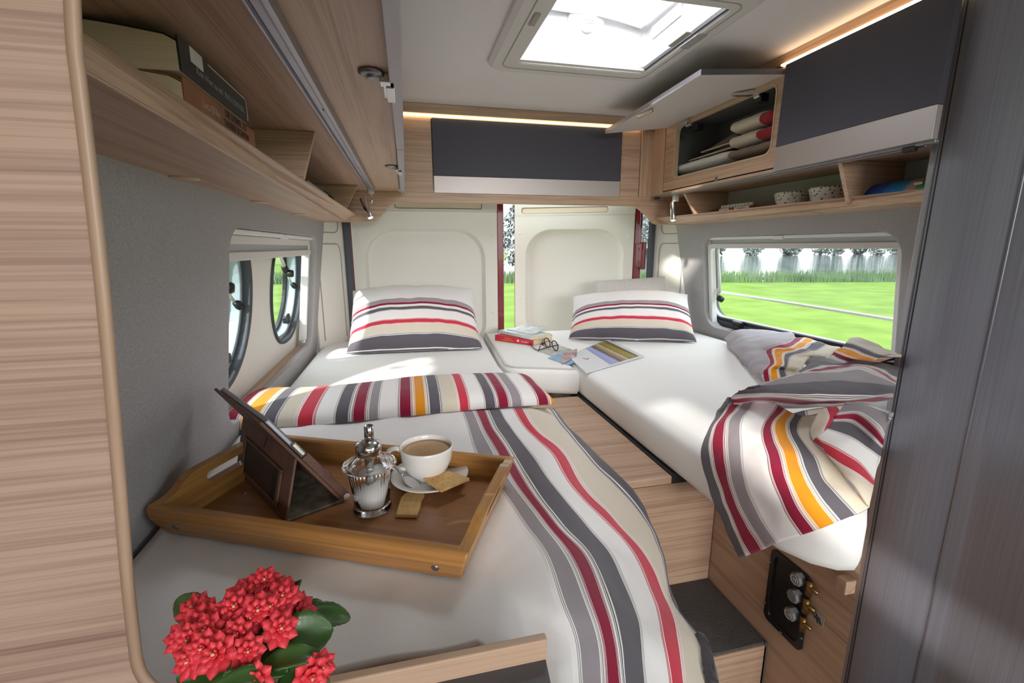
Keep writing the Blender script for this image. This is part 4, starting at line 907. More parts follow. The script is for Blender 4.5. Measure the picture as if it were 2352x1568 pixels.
def siderail(x, s):
    y0, y1 = .006, Ly-.006
    n = 40; top = []; cyy = Ly/2
    for i in range(n+1):
        y = y0+(y1-y0)*i/n; a = abs(y-cyy)/(Ly/2); hgt = .047+.020*(1/(1+math.exp((a-.62)*16)))
        top.append((y, hgt))
    outer = [(y0+.013, 0), (y1-.013, 0)]+top[::-1]
    hx, hz = .046, .0085
    hole = [(cyy+p[0], .046+p[1]) for p in rrect(0, 0, 2*hx, 2*hz, hz-.0005, 5)]
    bb = MB()
    # resample the outline by angle around the hole so that a clean ring can be made
    def cast(ang):
        dx, dz = math.cos(ang), math.sin(ang); best = None
        P = outer
        for i in range(len(P)):
            (ax, az), (bx, bz) = P[i], P[(i+1) % len(P)]
            ux, uz = bx-ax, bz-az; den = dx*uz-dz*ux
            if abs(den) < 1e-9: continue
            t = ((ax-cyy)*uz-(az-.046)*ux)/den; q = ((ax-cyy)*dz-(az-.046)*dx)/den
            if t > 0 and -1e-6 <= q <= 1+1e-6 and (best is None or t < best): best = t
        return (cyy+dx*best, .046+dz*best)
    angs = sorted([math.atan2(p[1]-.046, p[0]-cyy) for p in hole]+[math.atan2(p[1]-.046, p[0]-cyy) for p in outer]+[k*math.pi/24-math.pi+.01 for k in range(48)])
    def hcast(ang):
        dx, dz = math.cos(ang), math.sin(ang); best = None
        for i in range(len(hole)):
            (ax, az), (bx, bz) = hole[i], hole[(i+1) % len(hole)]
            ux, uz = bx-ax, bz-az; den = dx*uz-dz*ux
            if abs(den) < 1e-12: continue
            t = ((ax-cyy)*uz-(az-.046)*ux)/den; q = ((ax-cyy)*dz-(az-.046)*dx)/den
            if t > 0 and -1e-6 <= q <= 1+1e-6 and (best is None or t < best): best = t
        return (cyy+dx*best, .046+dz*best)
    O = [cast(a) for a in angs]; I = [hcast(a) for a in angs]
    f = lambda h: x+s*(ov*(1-h/.047))
    o1 = [Vector((f(p[1]), p[0], p[1])) for p in O]; o2 = [Vector((f(p[1])+s*.015, p[0], p[1])) for p in O]
    i1 = [Vector((f(p[1]), p[0], p[1])) for p in I]; i2 = [Vector((f(p[1])+s*.015, p[0], p[1])) for p in I]
    bb.loft([o1, o2, i2, i1, o1], cap=False)
    return bb
tb(siderail(0, 1), 'side_rail', BAMY); tb(siderail(Lx, -1), 'side_rail', BAMY)
for x in (.045, Lx-.045):
    bb = MB().lathe([(.0055, 0), (.005, .0022), (.0001, .003)], (x, .0065, .019), 14, (0, -1, -.25))
    tb(bb, 'leg_bolt', M['steel'], smooth=True)
ZF = T0.z+.010
def tw(u, v, z=ZF): return at(u, v, z=z)
# ------------------------------------------------------------------ tablet in a folded leather case
P1, P2, P4 = tw(547, 1080), tw(661, 1200), tw(789, 1153)
ed_ = (P1-P2); P3 = P4+ed_
LEA = mat('brown_leather', '#5f4236', .55, c2='#7a5444', vscale=18, bump=.25, bscale=160)
LEAD = mat('dark_leather', '#3b2a24', .5, var=.15, vscale=30)
CAMO = mat('case_lining', '#5a534b', .8, c2='#a89d8e', vscale=45)
tab = thing('tablet_case', 'tablet standing in a folded brown leather case on the tray', 'tablet', P2)
nb = ((P4-P2)-ed_.normalized()*(P4-P2).dot(ed_.normalized()))
def hit(u, v, frac):   # pixel ray with the vertical plane parallel to the front edge, frac of the way back
    nn = nb.normalized(); return onp(u, v, nn, nn.dot(P2)+frac*nb.length)
Q2, Q1 = hit(684, 1053, .33), hit(564, 950, .33)
def sheet(bb, a, b_, c, d, t):
    n = (b_-a).cross(d-a).normalized()*t
    return bb.hexa([a, b_, c, d, a+n, b_+n, c+n, d+n])
fp = sheet(MB(), P1, P2, Q2, Q1, .004).build('front_flap', LEA, parent=tab, bevel=.0015)
fpn = (P2-P1).cross(Q1-P1).normalized()
if fpn.y > 0: fpn = -fpn
def onflap(s, t, o=.0045): return P1.lerp(P2, s).lerp(Q1.lerp(Q2, s), t)+fpn*(o+.0042)
def fquad(bb, s0, s1, t0, t1, o0=.0005, o1=.0045):
    return bb.hexa([onflap(s0, t0, o0), onflap(s1, t0, o0), onflap(s1, t1, o0), onflap(s0, t1, o0), onflap(s0, t0, o1), onflap(s1, t0, o1), onflap(s1, t1, o1), onflap(s0, t1, o1)])
bb = MB()
for q in ((.13, .86, .12, .16), (.13, .86, .66, .70), (.13, .17, .16, .66), (.82, .86, .16, .66)): fquad(bb, *q, .0, .0035)
bb.build('pocket_frame', LEA, parent=fp, bevel=.0008)
fquad(MB(), .17, .82, .16, .66, .0, .0012).build('pocket', LEAD, parent=fp)
fquad(MB(), .17, .22, .16, .66, .0005, .0018).build('pocket_slot', M['black'], parent=fp); fquad(MB(), .72, .80, .16, .66, .0005, .0018).build('pocket_slot', M['black'], parent=fp)
MB().tube([onflap(.52, .80, .003), onflap(.55, .98, .003)], .0012, 6).build('stylus_loop', LEAD, parent=fp)
sheet(MB(), P1+Vector((0, 0, .001)), P2+Vector((0, 0, .001)), P4+Vector((0, 0, .001)), P3+Vector((0, 0, .001)), .004).build('base_flap', CAMO, parent=tab, bevel=.001)
up_ = (Q2-P4).normalized()
sideT = (up_-Vector((0, 0, 0)))
Ltab = .188
R1 = P4+up_*Ltab; R2 = P3+up_*Ltab
tn = (P3-P4).cross(up_).normalized()
if tn.y < 0: tn = -tn
def tslab(o0, o1, a=0.0, b_=1.0, e0=0.0, e1=1.0):
    f = lambda s, t, o: P4+ (P3-P4)*s + up_*(Ltab*t) + tn*o
    return MB().hexa([f(e0, a, o0), f(e1, a, o0), f(e1, b_, o0), f(e0, b_, o0), f(e0, a, o1), f(e1, a, o1), f(e1, b_, o1), f(e0, b_, o1)])
tslab(-.002, .003).build('back_cover', LEA, parent=tab, bevel=.001)
tslab(.004, .012, .03, .97, .02, .98).build('tablet', M['silverd'], parent=tab, bevel=.002)
tslab(.0122, .0128, .06, .94, .05, .95).build('screen', M['black'], parent=tab)
bb = tslab(.003, .016, .02, .55, -.005, .03).build('edge_strap', LEA, parent=tab, bevel=.002)
tslab(.006, .014, .56, .70, -.006, .012).build('corner_clip', M['chrome'], parent=tab, bevel=.002)
tslab(.004, .015, -.01, .05, -.008, .02).build('corner_clip', M['offwhite'], parent=tab, bevel=.003)
tslab(.010, .019, .26, .36, -.006, .05).build('clasp_loop', LEA, parent=tab, bevel=.003)
# ------------------------------------------------------------------ sugar dispenser
c = Vector((-.068, .690, ZF)); 
SG = mat('clear_glass', '#ffffff', .02, trans=1.0); SG.node_tree.nodes['Principled BSDF'].inputs['IOR'].default_value = 1.45
root = thing('sugar_dispenser', 'ribbed glass sugar dispenser with a chrome spout on the tray', 'sugar dispenser', c)
S = 1.0
def ribbed(prof, n, amp):
    L = []
    for r, z, rib in prof: L.append([c+Vector((math.cos(2*math.pi*k/n)*r*(1+(amp*rib if k % 2 else 0)), math.sin(2*math.pi*k/n)*r*(1+(amp*rib if k % 2 else 0)), z)) for k in range(n)])
    return L
outer = [(.0001, .0005, 0), (.0285, .0005, 0), (.0295, .004, 0), (.0288, .009, 0), (.0265, .0115, 0), (.0265, .013, 1), (.0305, .045, 1), (.0335, .071, 1), (.0355, .0735, 0), (.040, .0745, 0), (.0412, .0765, 0), (.040, .0785, 0), (.033, .081, 0), (.022, .0895, 0), (.0175, .094, 0), (.017, .098, 0)]
inner = [(.0158, .098, 0), (.0162, .0945, 0), (.0205, .0885, 0), (.0318, .0785, 0), (.0332, .072, 0), (.0292, .045, 0), (.0252, .012, 0), (.024, .008, 0), (.0001, .0075, 0)]
MB().loft(ribbed(outer+inner, 72, -.045), cap=False).build('glass_jar', SG, parent=root, smooth=True)
bb = MB(); L = []
for r, z in ((.0001, .0082), (.0236, .0085), (.0249, .0125), (.0283, .045), (.0001, .050)):
    L.append([c+Vector((math.cos(2*math.pi*k/36)*r, math.sin(2*math.pi*k/36)*r, z+(.012*math.cos(2*math.pi*k/36-.2)*(r/.0283) if z > .03 else 0))) for k in range(36)])
bb.loft(L, cap=True).build('sugar', mat('sugar', '#f4f2ee', .95, bump=.5, bscale=900), parent=root, smooth=True)
MB().lathe([(.0185, .0935), (.0195, .0955), (.0195, .106), (.0175, .112), (.012, .115), (.0085, .116)], c, 32, cap=True).build('chrome_cap', M['chrome'], parent=root, smooth=True)
MB().lathe([(.0075, .114), (.0072, .139), (.0066, .1395), (.0062, .134), (.0001, .130)], c, 24, (.02, 0, 1), cap=True).build('spout', M['chrome'], parent=root, smooth=True)
MB().lathe([(.0070, .098), (.0070, .045), (.0062, .045), (.0062, .098)], c, 20, cap=False).build('dosing_tube', M['chrome'], parent=root, smooth=True)
# ------------------------------------------------------------------ cup, saucer, spoon, biscuits
POR = mat('porcelain', '#efece8', .18, coat=.3)
c = Vector((.026, .752, ZF))
MB().lathe([(.0001, .002), (.026, .0005), (.030, .003), (.050, .009), (.0655, .016), (.068, .0178), (.0668, .0192), (.050, .0125), (.031, .0072), (.0001, .0065)], c, 48, cap=False).build('saucer', POR, smooth=True)
tag(bpy.data.objects['saucer'], 'white porcelain saucer on the tray under the coffee cup', 'saucer')
c2 = c+Vector((-.004, .006, .0072))
cup = thing('coffee_cup', 'white porcelain cup full of milky coffee, standing on its saucer', 'cup', c2)
MB().lathe([(.0001, .001), (.022, .0), (.0235, .004), (.0255, .006), (.036, .018), (.0435, .036), (.0460, .056), (.0463, .0605), (.0452, .0615), (.0440, .0605), (.0438, .054), (.041, .036), (.033, .019), (.020, .010), (.0001, .008)], c2, 48, cap=False).build('bowl', POR, parent=cup, smooth=True)
hd = (at(895, 1052, z=c2.z+.04)-c2); hd.z = 0; hd.normalize()
pts = [c2+hd*.043+Vector((0, 0, .053)), c2+hd*.052+Vector((0, 0, .0575)), c2+hd*.063+Vector((0, 0, .054)), c2+hd*.0685+Vector((0, 0, .042)), c2+hd*.064+Vector((0, 0, .028)), c2+hd*.052+Vector((0, 0, .020)), c2+hd*.036+Vector((0, 0, .0185))]
MB().tube(cr(pts, 26), [.0042]*26, 10).build('handle', POR, parent=cup, smooth=True)
cof = MB().lathe([(.0001, .0512), (.030, .0512), (.0432, .0518)], c2, 40, cap=False).build('coffee', mat('coffee_with_milk', '#bd966c', .25, c2='#cdae86', vscale=26), parent=cup, smooth=True)
MB().lathe([(.0395, .0521), (.0415, .0526), (.0434, .0524)], c2, 40, cap=False).build('foam_ring', mat('coffee_foam', '#c9a67f', .6), parent=cup, smooth=True)
# spoon
s0, s1 = at(935, 1102, z=ZF+.019), at(962, 1104, z=ZF+.018)
bowl_c = at(944, 1106, z=ZF+.0155); ax_ = (at(912, 1082, z=ZF+.03)-bowl_c).normalized(); sd = Vector((-ax_.y, ax_.x, 0)).normalized()
bb = MB(); L = []
for k in range(13):
    a = k/12; wv = .011*math.sin(math.pi*min(1, a*1.02))**.6+.0012; dz = -.0035*math.sin(math.pi*a)
    L.append([bowl_c+ax_*(-.018+.036*a)+sd*(wv*q)+Vector((0, 0, dz*(1-q*q)+.001)) for q in (-1, -.6, -.2, .2, .6, 1)])
bb.grid(L)
sp = thing('teaspoon', 'small steel teaspoon lying on the saucer beside the cup', 'spoon', bowl_c)
bb.build('bowl', M['chrome'], parent=sp, smooth=True, solid=.0009)
hpts = [bowl_c+ax_*.017+Vector((0, 0, .001)), bowl_c+ax_*.030+Vector((0, 0, .004)), bowl_c+ax_*.050+sd*.002+Vector((0, 0, .007))]
MB().tube(cr(hpts, 10), [.002, .0019, .0018, .0018, .0018, .0018, .002, .0022, .0023, .002], 8).build('handle', M['chrome'], parent=sp, smooth=True)
# biscuits
BIS = mat('biscuit', '#d0a263', .8, c2='#ddb679', vscale=70, bump=.5, bscale=300)
def biscuit(label, outline, zf, th, normal_tilt, holes):
    n = len(outline); P = [Vector(p) for p in outline]
    ctr = sum(P, Vector())/n
    o = MB().loft([[p-Vector((0, 0, 0)) for p in P], [p*.985+ctr*.015+Vector((0, 0, th)) for p in P]])
    root = thing('biscuit', label, 'biscuit', ctr)
    o.build('body', BIS, parent=root, bevel=.0008)
    for h in holes: MB().lathe([(.0011, .0002), (.0011, -.0005), (.0001, -.001)], Vector(h)+Vector((0, 0, th)), 8).build('docker_hole', mat('biscuit_hole', '#9c7340', .9), parent=root)
    return root
def serr(a, b_, n, amp):      # serrated edge between two points
    d = (b_-a); s = Vector((d.y, -d.x, 0)).normalized(); out = []
    for i in range(n): out += [a+d*(i/n)+s*0, a+d*((i+.5)/n)+s*amp]
    return out
zs = ZF+.021
q = [at(973, 1104, z=ZF+.0205), at(1014, 1131, z=ZF+.0200), at(1079, 1103, z=ZF+.0200), at(1029, 1086, z=ZF+.0205)]
ol = []
for i in range(4): ol += serr(q[i], q[(i+1) % 4], 9 if i % 2 == 0 else 12, .0011)
biscuit('whole rectangular butter biscuit leaning on the saucer rim', ol, 0, .005, 0, [q[0].lerp(q[1], s).lerp(q[3].lerp(q[2], s), t) for s in (.25, .5, .75) for t in (.2, .4, .6, .8)])
zb = ZF+.001
q = [at(u, v, z=zb) for u, v in ((909, 1188), (959, 1189), (966, 1170), (969, 1152), (975, 1142), (975, 1128), (977, 1120), (948, 1120), (944, 1132), (932, 1138), (921, 1148), (916, 1166))]
ol = serr(q[0], q[1], 8, .0012)+q[1:]
biscuit('broken piece of butter biscuit on the tray in front of the saucer', ol, 0, .0055, 0, [at(u, v, z=zb) for u, v in ((925, 1170), (937, 1171), (950, 1170), (930, 1155), (943, 1155), (957, 1155), (950, 1140), (962, 1138), (958, 1126))])
for k, (u, v) in enumerate(((987, 1147), (1005, 1163), (1033, 1138))):
    p = at(u, v, z=ZF); o = MB().lathe([(.0001, 0), (.0009, .0004), (.0007, .0012), (.0001, .0015)], p, 6).build('biscuit_crumb', BIS)
    tag(o, 'tiny biscuit crumb on the tray floor near the saucer', 'crumb', 'crumbs on the tray')
# ------------------------------------------------------------------ flowering pot plant on the counter
pc = Vector((-.113, .262, .900))
root = thing('potted_kalanchoe', 'red flowering pot plant on the grey counter in the foreground', 'plant', pc)
MB().lathe([(.0001, 0), (.030, 0), (.038, .055), (.040, .057), (.037, .058), (.035, .050), (.0001, .048)], pc, 32, cap=False).build('pot', mat('plant_pot', '#7d6a5c', .7), parent=root, smooth=True)
GL = mat('kalanchoe_leaf', '#2c4a1c', .38, c2='#3d5c27', vscale=30, coat=.15); GS = mat('kalanchoe_stem', '#5c7a35', .5)
RP = mat('kalanchoe_petal', '#d92b38', .5, c2='#ee4450', vscale=90); YC = mat('kalanchoe_centre', '#e8b48a', .6)
def leafpts(base_, tip, width, up_n, curl):
    d = tip-base_; n = up_n.normalized(); s = d.cross(n).normalized(); n = s.cross(d).normalized(); rows = []
    for i in range(19):
        a = i/18; wv = width*(math.sin(math.pi*min(1, a**.75*.985+.015))**.62)
        sc = 1+.045*math.cos(a*46)
        ct = base_+d*a+n*(curl*math.sin(a*math.pi)*d.length)
        rows.append([ct+s*(wv*q*sc if abs(q) == 1 else wv*q)+n*(.30*wv*q*q) for q in (-1, -.7, -.35, 0, .35, .7, 1)])
    return rows
def leaf(u0, v0, u1, v1, w_px, y0, y1, nrm=(0, -.4, 1), curl=.05):
    a, t = at(u0, v0, y=y0), at(u1, v1, y=y1)
    wd = w_px/FPX*y0/1.02*.5
    return MB().grid(leafpts(a, t, wd, Vector(nrm), curl)).build('leaf', GL, parent=root, smooth=True, solid=.0012)
leaf(640, 1440, 690, 1330, 60, .275, .29, (-.8, -.5, .2), .03)
leaf(690, 1420, 806, 1418, 62, .285, .30, (0, -.5, 1), .10)
leaf(690, 1410, 752, 1396, 50, .30, .315, (.1, -.6, .9), .10)
leaf(640, 1470, 766, 1445, 108, .262, .27, (.1, -.75, .7), .06)
leaf(600, 1530, 745, 1506, 60, .245, .25, (0, -.2, 1), .12)
leaf(480, 1420, 404, 1376, 66, .290, .31, (-.2, -.6, .8), .05)
leaf(520, 1520, 404, 1560, 86, .255, .25, (-.2, -.7, .8), .06)
leaf(620, 1560, 480, 1585, 60, .235, .225, (0, -.4, 1), .15)
leaf(640, 1560, 760, 1580, 80, .245, .24, (.1, -.5, 1), .10)
leaf(560, 1480, 660, 1545, 80, .262, .245, (.1, -.7, .8), .02)
leaf(560, 1500, 470, 1500, 80, .268, .262, (-.1, -.7, .8), .02)
leaf(590, 1450, 620, 1510, 80, .275, .262, (-.1, -.9, .4), .0)
leaf(500, 1440, 560, 1490, 90, .275, .262, (-.1, -.9, .4), .0)
for k in range(6):
    a = pc+Vector((.01*math.cos(k), .01*math.sin(k), .05)); t = at(470+k*38, 1440+8*(k % 3), y=.272)
    MB().tube([a, a.lerp(t, .5)+Vector((0, .004, 0)), t], .0016, 6).build('stem', GS, parent=root, smooth=True)
bb = MB(); R_ = .0108
for ring, (n, r, tilt, off) in enumerate(((8, 1.0, .25, 0), (8, .66, .55, .39), (5, .36, .95, .2))):
    for k in range(n):
        a = 2*math.pi*k/n+off; d = Vector((math.cos(a), math.sin(a), 0)); s = Vector((-d.y, d.x, 0)); up3 = Vector((0, 0, 1))
        dd_ = (d*math.cos(tilt)+up3*math.sin(tilt)); Lp = R_*r; wp = Lp*.36
        n3 = s.cross(dd_)
        P = [Vector((0, 0, ring*.0012))+dd_*(Lp*f)+s*(wp*w_*q)+n3*(-.0007*(1-abs(q))) for f, w_ in ((.08, .35), (.45, .95), (.75, .75), (1.0, .04)) for q in (-1, 0, 1)]
        bb.add(P, [(j*3+i, j*3+i+1, (j+1)*3+i+1, (j+1)*3+i) for j in range(3) for i in range(2)])
BL = bb.v; BF = bb.f
proto = None
rnd = random.Random(4)
spots = [(608, 1342, .288), (572, 1352, .288), (636, 1352, .285), (540, 1362, .283), (600, 1372, .280), (645, 1378, .276), (560, 1385, .276), (512, 1372, .283), (620, 1398, .268), (590, 1408, .265), (540, 1400, .270), (495, 1398, .274), (470, 1412, .274),
         (505, 1425, .266), (455, 1432, .268), (432, 1440, .270), (420, 1460, .266), (440, 1470, .258), (475, 1452, .258), (520, 1455, .256), (548, 1462, .253), (505, 1482, .250), (470, 1490, .248), (425, 1495, .255), (440, 1515, .247), (497, 1505, .244), (565, 1495, .244), (605, 1495, .243),
         (637, 1442, .258), (685, 1408, .282), (690, 1398, .286), (605, 1552, .236), (580, 1562, .234), (710, 1552, .243), (730, 1530, .247), (690, 1565, .240), (575, 1420, .262), (655, 1362, .285), (450, 1405, .280), (625, 1418, .264), (532, 1432, .262), (590, 1352, .287), (556, 1372, .28)]
ctrv = at(545, 1470, y=.285)
spots = [q_ for k_, q_ in enumerate(spots) if k_ % 4 != 3]
for i, (u, v, y) in enumerate(spots):
    p = at(u+rnd.uniform(-4, 4), v+rnd.uniform(-4, 4), y=y)
    n = ((p-ctrv).normalized()*.75+Vector((0, -.45, .45))+Vector((rnd.uniform(-.25, .25), rnd.uniform(-.15, .15), rnd.uniform(-.2, .2)))).normalized()
    q = n.to_track_quat('Z', 'Y').to_matrix().to_4x4(); s = rnd.uniform(.92, 1.12)
    if proto is None:
        b2 = MB(); b2.add(BL, BF); sv = ORG[root.name]; ORG[root.name] = Vector((0, 0, 0)); proto = b2.build('blossom', RP, parent=root, smooth=True, solid=.0004)
        cproto = MB().lathe([(.0001, .0062), (.0008, .0058), (.0008, .003)], (0, 0, 0), 8).build('blossom_centre', YC, parent=proto, smooth=True); ORG[root.name] = sv
        o = proto
    else: 
        o = proto.copy(); COL.objects.link(o); o.parent = root
        cc = cproto.copy(); COL.objects.link(cc); cc.parent = o
    o.matrix_local = Matrix.Translation(p-pc) @ q @ Matrix.Rotation(rnd.uniform(0, 6), 4, 'Z') @ Matrix.Diagonal((s, s, s, 1))
# ------------------------------------------------------------------ BOOKS AND SMALL THINGS
def P(z): return z
# paperbacks on the left shelf, spines towards the aisle
def shelfbook(name, label, x, y0, y1, z0, z1, depth, cover, tilt=0.0, round_top=True):
    root = thing(name, label, 'book', Vector((x-depth/2, (y0+y1)/2, z0)), 'paperbacks on the left shelf')
    bb = MB(); n = 12; t = .0015
    def sec(y):
        up_, dn = [], []
        for i in range(n+1):
            a = i/n; bul = .010*(math.sin(a*math.pi*.55))*(1 if round_top else 0)
            up_.append(Vector((x-depth*a+tilt*a*0, y, z1-.004+bul-.004*(a < .02))))
        return up_
    top = [[p for p in sec(y0)], [p for p in sec(y1)]]
    bot = [[Vector((p.x, p.y, z0)) for p in r] for r in top]
    # block of pages
    L = [top[0]+bot[0][::-1], top[1]+bot[1][::-1]]
    def shr(r, d): return [Vector((p.x-.001, p.y+d, p.z)) for p in r]
    MB().loft([shr(L[0], .001), shr(L[1], -.001)]).build('pages', PAGES, parent=root)
    bb = MB().box(x-.0005, x+.0015, y0, y1, z0, z1-.002)
    cv = bb.build('cover', cover, parent=root, bevel=.0005)
    th = [[p+Vector((0, 0, .0003)) for p in r] for r in top]; th2 = [[p+Vector((0, 0, .0016)) for p in r] for r in top]
    MB().loft([th[0]+th2[0][::-1], th[1]+th2[1][::-1]]).build('top_cover', cover, parent=root)
    return root, cv
K1 = mat('brown_orange_cover', '#6b4a38', .5, c2='#a4683f', vscale=9); K2 = mat('black_cover', '#26262a', .4)
r1, c1 = shelfbook('paperback', 'thick paperback with brown orange spine, under the black one', -.222, .60, .845, 1.434, 1.497, .135, K1)
r2, c2_ = shelfbook('paperback', 'black paperback with a white sticker on its spine, on top of the brown one', -.220, .595, .815, 1.4985, 1.535, .132, K2)
def spine(x, y, z): return frame((x, y, z), (0, 1, 0), (0, 0, 1))
text('spine_author', "Luca D'An", .013, spine(-.2203, .672, 1.481), mat('grey_ink', '#a79a92', .6), r1)
text('spine_title', 'DIE DONEL ZU\nTAUBER SCHNTN', .0125, spine(-.2203, .762, 1.483), mat('dark_ink', '#2a1d18', .6), r1)
text('spine_title', 'Kein Wort zu viel  BUCH EDITION', .011, spine(-.2183, .715, 1.512), mat('pale_ink', '#8f8f92', .6), r2)
MB().box(-.2186, -.2180, .622, .655, 1.517, 1.533).build('spine_sticker', M['offwhite'], parent=r2)
MB().tube([(-.2184, .672, 1.531), (-.2184, .806, 1.531), (-.2184, .810, 1.526), (-.2184, .810, 1.502)], .0007, 5).build('spine_border', M['offwhite'], parent=r2)
p = at(705, 412, x=-.235); q = at(757, 446, x=-.235)
BL_ = mat('pale_blue_cover', '#8fb3cc', .4, c2='#c7d6de', vscale=30)
r3, _ = shelfbook('paperback', 'flat pale blue book between the two shelf dividers on the left', -.236, 1.34, 1.68, 1.434, 1.489, .09, BL_, round_top=False)
DK = mat('dark_pouch', '#2c2925', .7, c2='#4c453c', vscale=40)
bb = MB(); 
for k in range(1): 
    L = []
    for j in range(9):
        t = j/8; s_ = math.sin(math.pi*(.12+.76*t))
        L.append([Vector((-.27+.045*math.cos(a)*s_, 1.775+.055*math.sin(a)*s_, 1.435+.072*t)) for a in [2*math.pi*i/16 for i in range(16)]])
    bb.loft(L)
tag(bb.build('pouch', DK, smooth=True), 'small dark pouch on the left shelf beside the second divider', 'pouch')
# right shelf: games box, sorter with rolls, two patterned bowls, rolled map
gz = 1.4345
p0, p1 = at(1652, 484, x=1.30), at(1735, 470, x=1.30)
bx = MB(); ya, yb_ = 1.725, 1.545
g1 = thing('game_box', 'red and white box under the white rolls on the right shelf', 'box', (1.33, (ya+yb_)/2, gz))
MB().box(1.292, 1.38, yb_, ya, gz, gz+.032).build('box', mat('rust_red_card', '#b04a34', .6), parent=g1, bevel=.001)
MB().box(1.2905, 1.2925, ya-.062, ya-.004, gz+.012, gz+.031).build('front_label', M['white'], parent=g1); MB().box(1.2905, 1.2925, yb_+.004, yb_+.085, gz+.017, gz+.0315).build('front_label', M['white'], parent=g1)
MB().box(1.2905, 1.2925, yb_+.055, yb_+.09, gz+.001, gz+.014).build('front_label', M['white'], parent=g1)
text('label_text', 'BAHNHOF', .009, frame((1.2903, ya-.034, gz+.021), (0, -1, 0), (0, 0, 1)), mat('rust_ink', '#7a4a40', .6), g1); text('label_text', 'FAHRZEUG', .009, frame((1.2903, yb_+.045, gz+.024), (0, -1, 0), (0, 0, 1)), mat('rust_ink_b', '#a05a48', .6), g1)
for k in range(10):
    y = ya-.012-k*.0178
    o = MB().lathe([(.0001, 0), (.0075, 0), (.0082, .002), (.0082, .010), (.0070, .0125), (.0001, .0125)], (1.303, y, gz+.0325), 14).build('roll', M['white'], smooth=True)
    tag(o, 'small white roll in the row on the red and white box', 'roll', 'row of white rolls')
o = MB().box(1.31, 1.385, 1.43, 1.535, gz, gz+.028).build('box', mat('brown_grey_card', '#7d7068', .7), bevel=.001); tag(o, 'low brown-grey box on the right shelf beside the red and white box', 'box')
bb = MB().box(1.262, 1.288, 1.735, 1.79, gz, gz+.020); o = bb.build('box', mat('tiny_box_card', '#d9d2cc', .6), bevel=.001); tag(o, 'tiny white box at the far end of the right shelf', 'box')
BW = M.get('bowlmat') or None
def dotmat():
    m, t, b = base('dotted_porcelain'); N, L = t.nodes, t.links
    tc = N.new('ShaderNodeTexCoord'); v = N.new('ShaderNodeTexVoronoi'); v.inputs['Scale'].default_value = 95; v.inputs['Randomness'].default_value = .55; L.new(tc.outputs['Object'], v.inputs['Vector'])
    r = N.new('ShaderNodeValToRGB'); L.new(v.outputs['Distance'], r.inputs[0]); r.color_ramp.interpolation = 'CONSTANT'
    r.color_ramp.elements[0].color = lin('#6d675f'); r.color_ramp.elements[1].position = .30; r.color_ramp.elements[1].color = lin('#dedad2')
    L.new(r.outputs[0], b.inputs['Base Color']); b.inputs['Roughness'].default_value = .25; return m
DOT = dotmat()
for lab, c in (('white bowl with grey dots on the right shelf, beside the boxes', (1.305, 1.365, gz)), ('white bowl with grey dots on the right shelf, against the divider', (1.305, 1.225, gz))):
    o = MB().lathe([(.0001, .001), (.030, 0), (.033, .003), (.045, .020), (.0535, .050), (.055, .0575), (.0535, .058), (.0505, .050), (.041, .022), (.028, .006), (.0001, .005)], c, 36, cap=False).build('bowl', DOT, smooth=True); tag(o, lab, 'bowl', 'dotted bowls on the right shelf')
# rolled magazine with a printed cover
def bandmat(name, bands, axis='y', a=0.0, b_=1.0):
    m, t, b = base(name); N, L = t.nodes, t.links
    tc = N.new('ShaderNodeTexCoord'); s = N.new('ShaderNodeSeparateXYZ'); L.new(tc.outputs['UV'], s.inputs[0])
    nz = N.new('ShaderNodeTexNoise'); nz.inputs['Scale'].default_value = 22; nz.inputs['Detail'].default_value = 6; L.new(tc.outputs['UV'], nz.inputs['Vector'])
    ad = N.new('ShaderNodeMath'); ad.operation = 'MULTIPLY_ADD'; ad.inputs[1].default_value = .14; L.new(nz.outputs[0], ad.inputs[0]); L.new(s.outputs[0], ad.inputs[2])
    r = N.new('ShaderNodeValToRGB'); L.new(ad.outputs[0], r.inputs[0]); e = r.color_ramp.elements
    while len(e) > 1: e.remove(e[-1])
    e[0].position = bands[0][0]+.07; e[0].color = lin(bands[0][1])
    for p_, c_ in bands[1:]: q_ = e.new(min(1, p_+.07)); q_.color = lin(c_)
    L.new(r.outputs[0], b.inputs['Base Color']); b.inputs['Roughness'].default_value = .3; return m
RM = bandmat('printed_cover', [(0, '#2747a8'), (.24, '#2c57b4'), (.26, '#2d7cc4'), (.50, '#3a8fd0'), (.56, '#c9a58c'), (.64, '#b89878'), (.67, '#4f9e6d'), (.86, '#58ad79'), (.93, '#c8a566'), (1, '#b9c6b0')])
bb = MB(); rows, uv = [], []
for j in range(13):
    a = math.radians(-10+j*15.5)
    r_, u_ = [], []
    for i in range(25):
        y = 1.075-.205*i/24; rr = .0255
        r_.append(Vector((1.297-.030*math.cos(a)*1.0, y, gz+.0255+rr*math.sin(a-.6)*1.0))); u_.append((i/24, j/12))
    rows.append(r_); uv.append(u_)
bb.grid(rows, uv)
mg = thing('rolled_magazine', 'curled blue and green printed magazine on the right shelf', 'magazine', (1.297, .98, gz))
bb.build('cover', RM, parent=mg, smooth=True, solid=.002)
MB().box(1.2662, 1.2672, .925, .945, gz+.030, gz+.036).build('cover_mark', M['white'], parent=mg)
